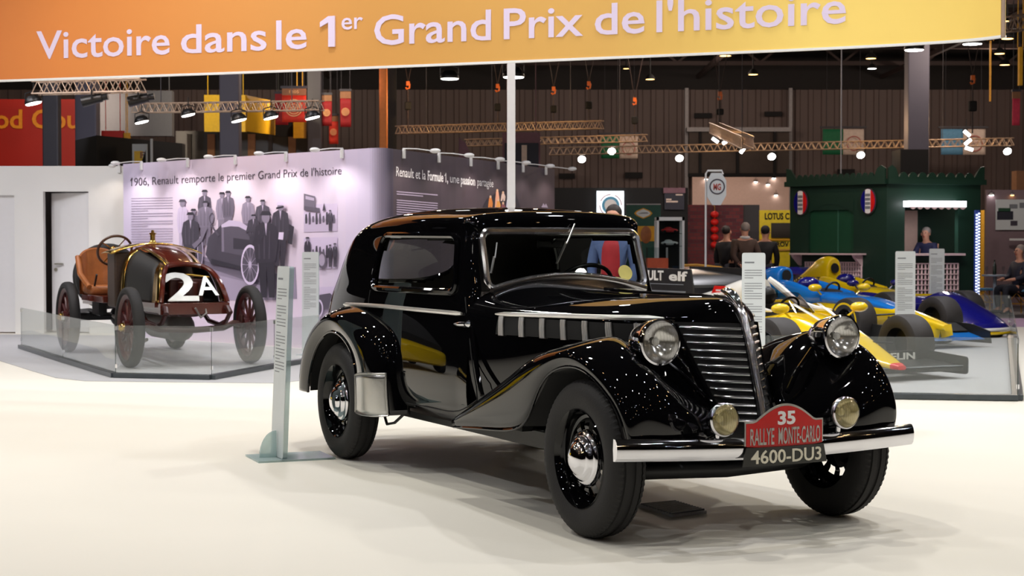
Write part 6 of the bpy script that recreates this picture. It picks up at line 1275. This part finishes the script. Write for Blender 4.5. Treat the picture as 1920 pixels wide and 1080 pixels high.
for u, lb in ((.865, 'left'), (.165, 'right')):
    t = thing('oval_plaque', 'oval plaque in navy, white and red at the %s of the kiosk arched shutter' % lb, 'plaque', KO+kq('L', u, kz(378), .05), math.atan2(KL.y, KL.x)+PI, 'oval plaques')
    ov = lambda rx, rz, x0=-1, x1=1: [(rx*math.cos(2*PI*i/32), rz*math.sin(2*PI*i/32)) for i in range(32)]
    for nm, rx, rz, d_, mt_ in (('plaque_rim', .175, .255, 0, 'shutter_brown'), ('plaque_field', .16, .24, .012, 'race_navy')): b = B(); b.prism(ov(rx, rz), (0, -d_, 0), (1, 0, 0), (0, 0, 1), (0, -.014, 0)); b.make(nm, mt_, t, smooth=False)
    for nm, s_, mt_ in (('white_band', 0, 'white_paint'), ('red_band', 1, 'race_red')): pp = [(x, z) for x, z in ov(.158, .236) if (x > .05 if s_ else abs(x) < .085)]; pp.sort(key=lambda q: math.atan2(q[1], q[0]-(.1 if s_ else 0))); b = B(); b.prism(pp, (0, -.026, 0), (1, 0, 0), (0, 0, 1), (0, -.004, 0)); b.make(nm, mt_, t, smooth=False)
    b = B(); [b.prism(rrect([(-.055, z0), (-.055, z0+.055), (.055, z0+.055), (.055, z0)], .015), (0, -.03, 0), (1, 0, 0), (0, 0, 1), (0, -.003, 0)) for z0 in (-.15, -.07, .01, .09)]; b.make('grey_lettering_block', 'text_grey', t, smooth=False)
person(ground(1741, 32.6), -2.2, 'person in navy leaning on the kiosk serving counter', 'jacket_navy', 'trousers_dark', 'hair_grey', 1.68, lean=.12, arms={-1: ((.18, -.02, -.22), (.38, .02, -.26)), 1: ((.18, .02, -.22), (.38, -.02, -.26))})
t = thing('led_column', 'slim column edged with white and blue lights beside the green kiosk', 'column', ground(1832, 31)); o = t.location; q = flat(1828, 394, 1837, 590, 31, .1); b = B(); b.box(q[0]-o.x, .01, -.012, q[3]-o.x, .1, q[5]); b.make('core', 'led_blue', t, smooth=False)
b = B()
for i in range(34):
    z0 = .05+i*(q[5]-.1)/34
    for s_ in (0, 1): x = q[0]-o.x+.005+.045*s_; z1 = z0+.025*s_; b.box(x, -.002, z1, x+.035, .01, z1+.03)
lb_ = b.make('light_chips', 'led_white', t, smooth=False); lb_['kind'] = 'stuff'
slab('yellow_post', 'post_yellow', 1838, 394, 1846, 590, 34.6, 'tall yellow post between the light column and the mauve booth', 'post', .1, ground_=True)
# ---- mauve booth at the right edge
slab('mauve_booth', 'booth_wall', 1848, 356, 2040, 600, 37, 'plain mauve booth wall at the right edge', 'booth wall', .1, ground_=True)
t = thing('wall_board', 'white board with car pictures on the mauve booth wall', 'board', D(1900, 402, 36.9)); o = t.location; q = flat(1867, 374, 1960, 431, 36.9, .03); b = B(); b.box(q[0]-o.x, 0, q[2]-o.z, q[3]-o.x, .03, q[5]-o.z); b.make('board_sheet', 'sign_panel', t, smooth=False)
for p0, p1, a_, c_, mt_ in ((1870, 1900, 396, 412, 'navy_dark'), (1893, 1908, 383, 391, 'text_grey'), (1912, 1950, 380, 390, 'text_grey'), (1895, 1908, 414, 423, 'text_dark'), (1872, 1895, 390, 397, 'shutter_green')): q = flat(p0, a_, p1, c_, 36.88, .01); b = B(); b.box(q[0]-o.x, -.014, q[2]-o.z, q[3]-o.x, -.002, q[5]-o.z); b.make('printed_picture', mt_, t, smooth=False)
flood(1859, 366, 36.96, 9, 'small white spotlight left on the mauve booth wall', 'booth spotlights', 'white_plastic', drop=.05); flood(1898, 366, 36.96, 7, 'small warm spotlight right on the mauve booth wall', 'booth spotlights', 'white_plastic', 'lamp_warm', drop=.05)
slab('white_rail', 'white_plastic', 1894, 447, 1960, 451, 36.6, 'thin white rail on the mauve booth wall', 'rail', .06)
t = thing('cafe_table', 'round steel cafe table with one leg in front of the mauve booth', 'table', ground(1866, 33)); zt_ = D(1866, 515, 33).z; b = B(); b.lathe([(zt_-.03, 0), (zt_-.03, .26), (zt_, .26), (zt_, 0)], (0, 0, 0), (0, 0, 1), 28); b.make('table_top', 'table_steel', t); b = B(); b.cyl((0, 0, .03), (0, 0, zt_-.02), .035); b.make('table_leg', 'table_steel', t); b = B()
for i in range(4): b.bar((0, 0, .03), (.26*math.cos(i*PI/2+.4), .26*math.sin(i*PI/2+.4), .012), .05, .03)
b.make('table_foot', 'table_steel', t)
b = B(); b.lathe([(0, .0), (0, .037), (.19, .037), (.24, .015), (.30, .013), (.30, 0)], t.location+Vector((-.01, 0, zt_+.001)), (0, 0, 1), 18); tag(b.make('wine_bottle', 'bottle_green'), 'dark green wine bottle on the cafe table', 'bottle')
for dx_, lb in ((-.18, 'left'), (.16, 'right')): b = B(); b.lathe([(0, .0), (0, .03), (.004, .03), (.006, .005), (.07, .005), (.09, .025), (.14, .03), (.17, .026)], t.location+Vector((dx_, -.03, zt_+.001)), (0, 0, 1), 16); tag(b.make('wine_glass', 'clear_glass'), 'wine glass %s of the bottle on the cafe table' % lb, 'glass', 'wine glasses')
for px, ds, lb in ((1843, 33.4, 'wicker stool with blue seat between kiosk and cafe table'), (1902, 32.5, 'wicker stool with blue seat under the seated person')):
    t = thing('wicker_stool', lb, 'stool', ground(px, ds), 0, 'wicker stools'); b = B(); b.box(-.22, -.2, .44, .22, .2, .49); b.make('seat', 'flag_blue', t, bevel=.02)
    for sx_ in (-1, 1):
        for sy in (-1, 1): b = B(); b.tube([(sx_*.19, sy*.17, .44), (sx_*.21, sy*.19, 0)], .016, 8); b.make('leg', 'wicker', t)
    b = B()
    for sy in (-1, 1): b.tube([(-.19, sy*.17, .2), (0, sy*.17, .42), (.19, sy*.17, .2)], .012, 6); b.tube([(-.2, sy*.18, .2), (.2, sy*.18, .2)], .01, 6)
    b.tube([(0, -.17, .42), (0, .17, .42)], .01, 6)
    b.make('stretcher', 'wicker', t)
person(ground(1908, 32.5)+Vector((.05, 0, 0)), PI+.35, 'person in a dark suit seated on the stool at the right edge', 'navy_dark', 'trousers_dark', 'hair_grey', 1.75, sit=True, arms={-1: ((.08, -.06, -.26), (.3, .02, -.3)), 1: ((.08, .06, -.26), (.3, -.02, -.3))})
slab('end_pole', 'post_yellow', 1911, 88, 1918, 160, 38, 'yellow lit pole section at the top right edge', 'pole', .12, hang=True)
slab('end_pillar', 'flag_head', 1906, 320, 1960, 356, 40, 'orange brown pillar block above the mauve booth', 'pillar', .4)
slab('hall_pole', 'gold_letter', 1856, 76, 1859, 190, 45, 'thin gilded pole hanging right of the big column', 'pole', .08, hang=True); slab('thin_pole', 'pipe_grey', 1576, 92, 1579, 330, 40, 'very thin grey rod dropping from the banner rim to the kiosk', 'rod', .03, hang=True)
# lamps belonging to the booths and the passage, then spots added for the background
lamp('SPOT', D(1746, 384, 31.4)+Vector((0, 0, -.12)), 25, (.95, .93, 1), .1, D(1746, 520, 32.0), 150)
for px, ds, z_, pw_ in ((1150, 35, 3.6, 60), (1330, 33.5, 3.6, 90), (1450, 33, 3.6, 90), (1580, 28.5, 3.8, 120), (1760, 28.5, 3.8, 90), (1890, 33, 3.2, 110), (1384, 56, 3.4, 90)): v = ground(px, ds); lamp('SPOT', (v.x, v.y, z_), pw_, (1, .86, .78), .1, (v.x, v.y+2.2, 1.0), 140)
for px, py, ds, pw_, c_ in ((125, 230, 44, 700, (1, .8, .6)), (425, 215, 43.6, 700, (1, .86, .6)), (552, 200, 34, 170, (1, .8, .6)), (165, 170, 34, 420, (.9, .9, 1)), (430, 150, 34, 140, (.9, .9, 1)), (719, 140, 36, 60, (1, .6, .2)), (640, 200, 40, 90, (1, .6, .5)), (1720, 170, 38, 160, (.9, .9, 1))): q = D(px, py-60, ds-3); lamp('SPOT', q, pw_, c_, .1, D(px, py+20, ds+3), 110)  # unseen spots added to brighten the red wall, boards, flags and columns
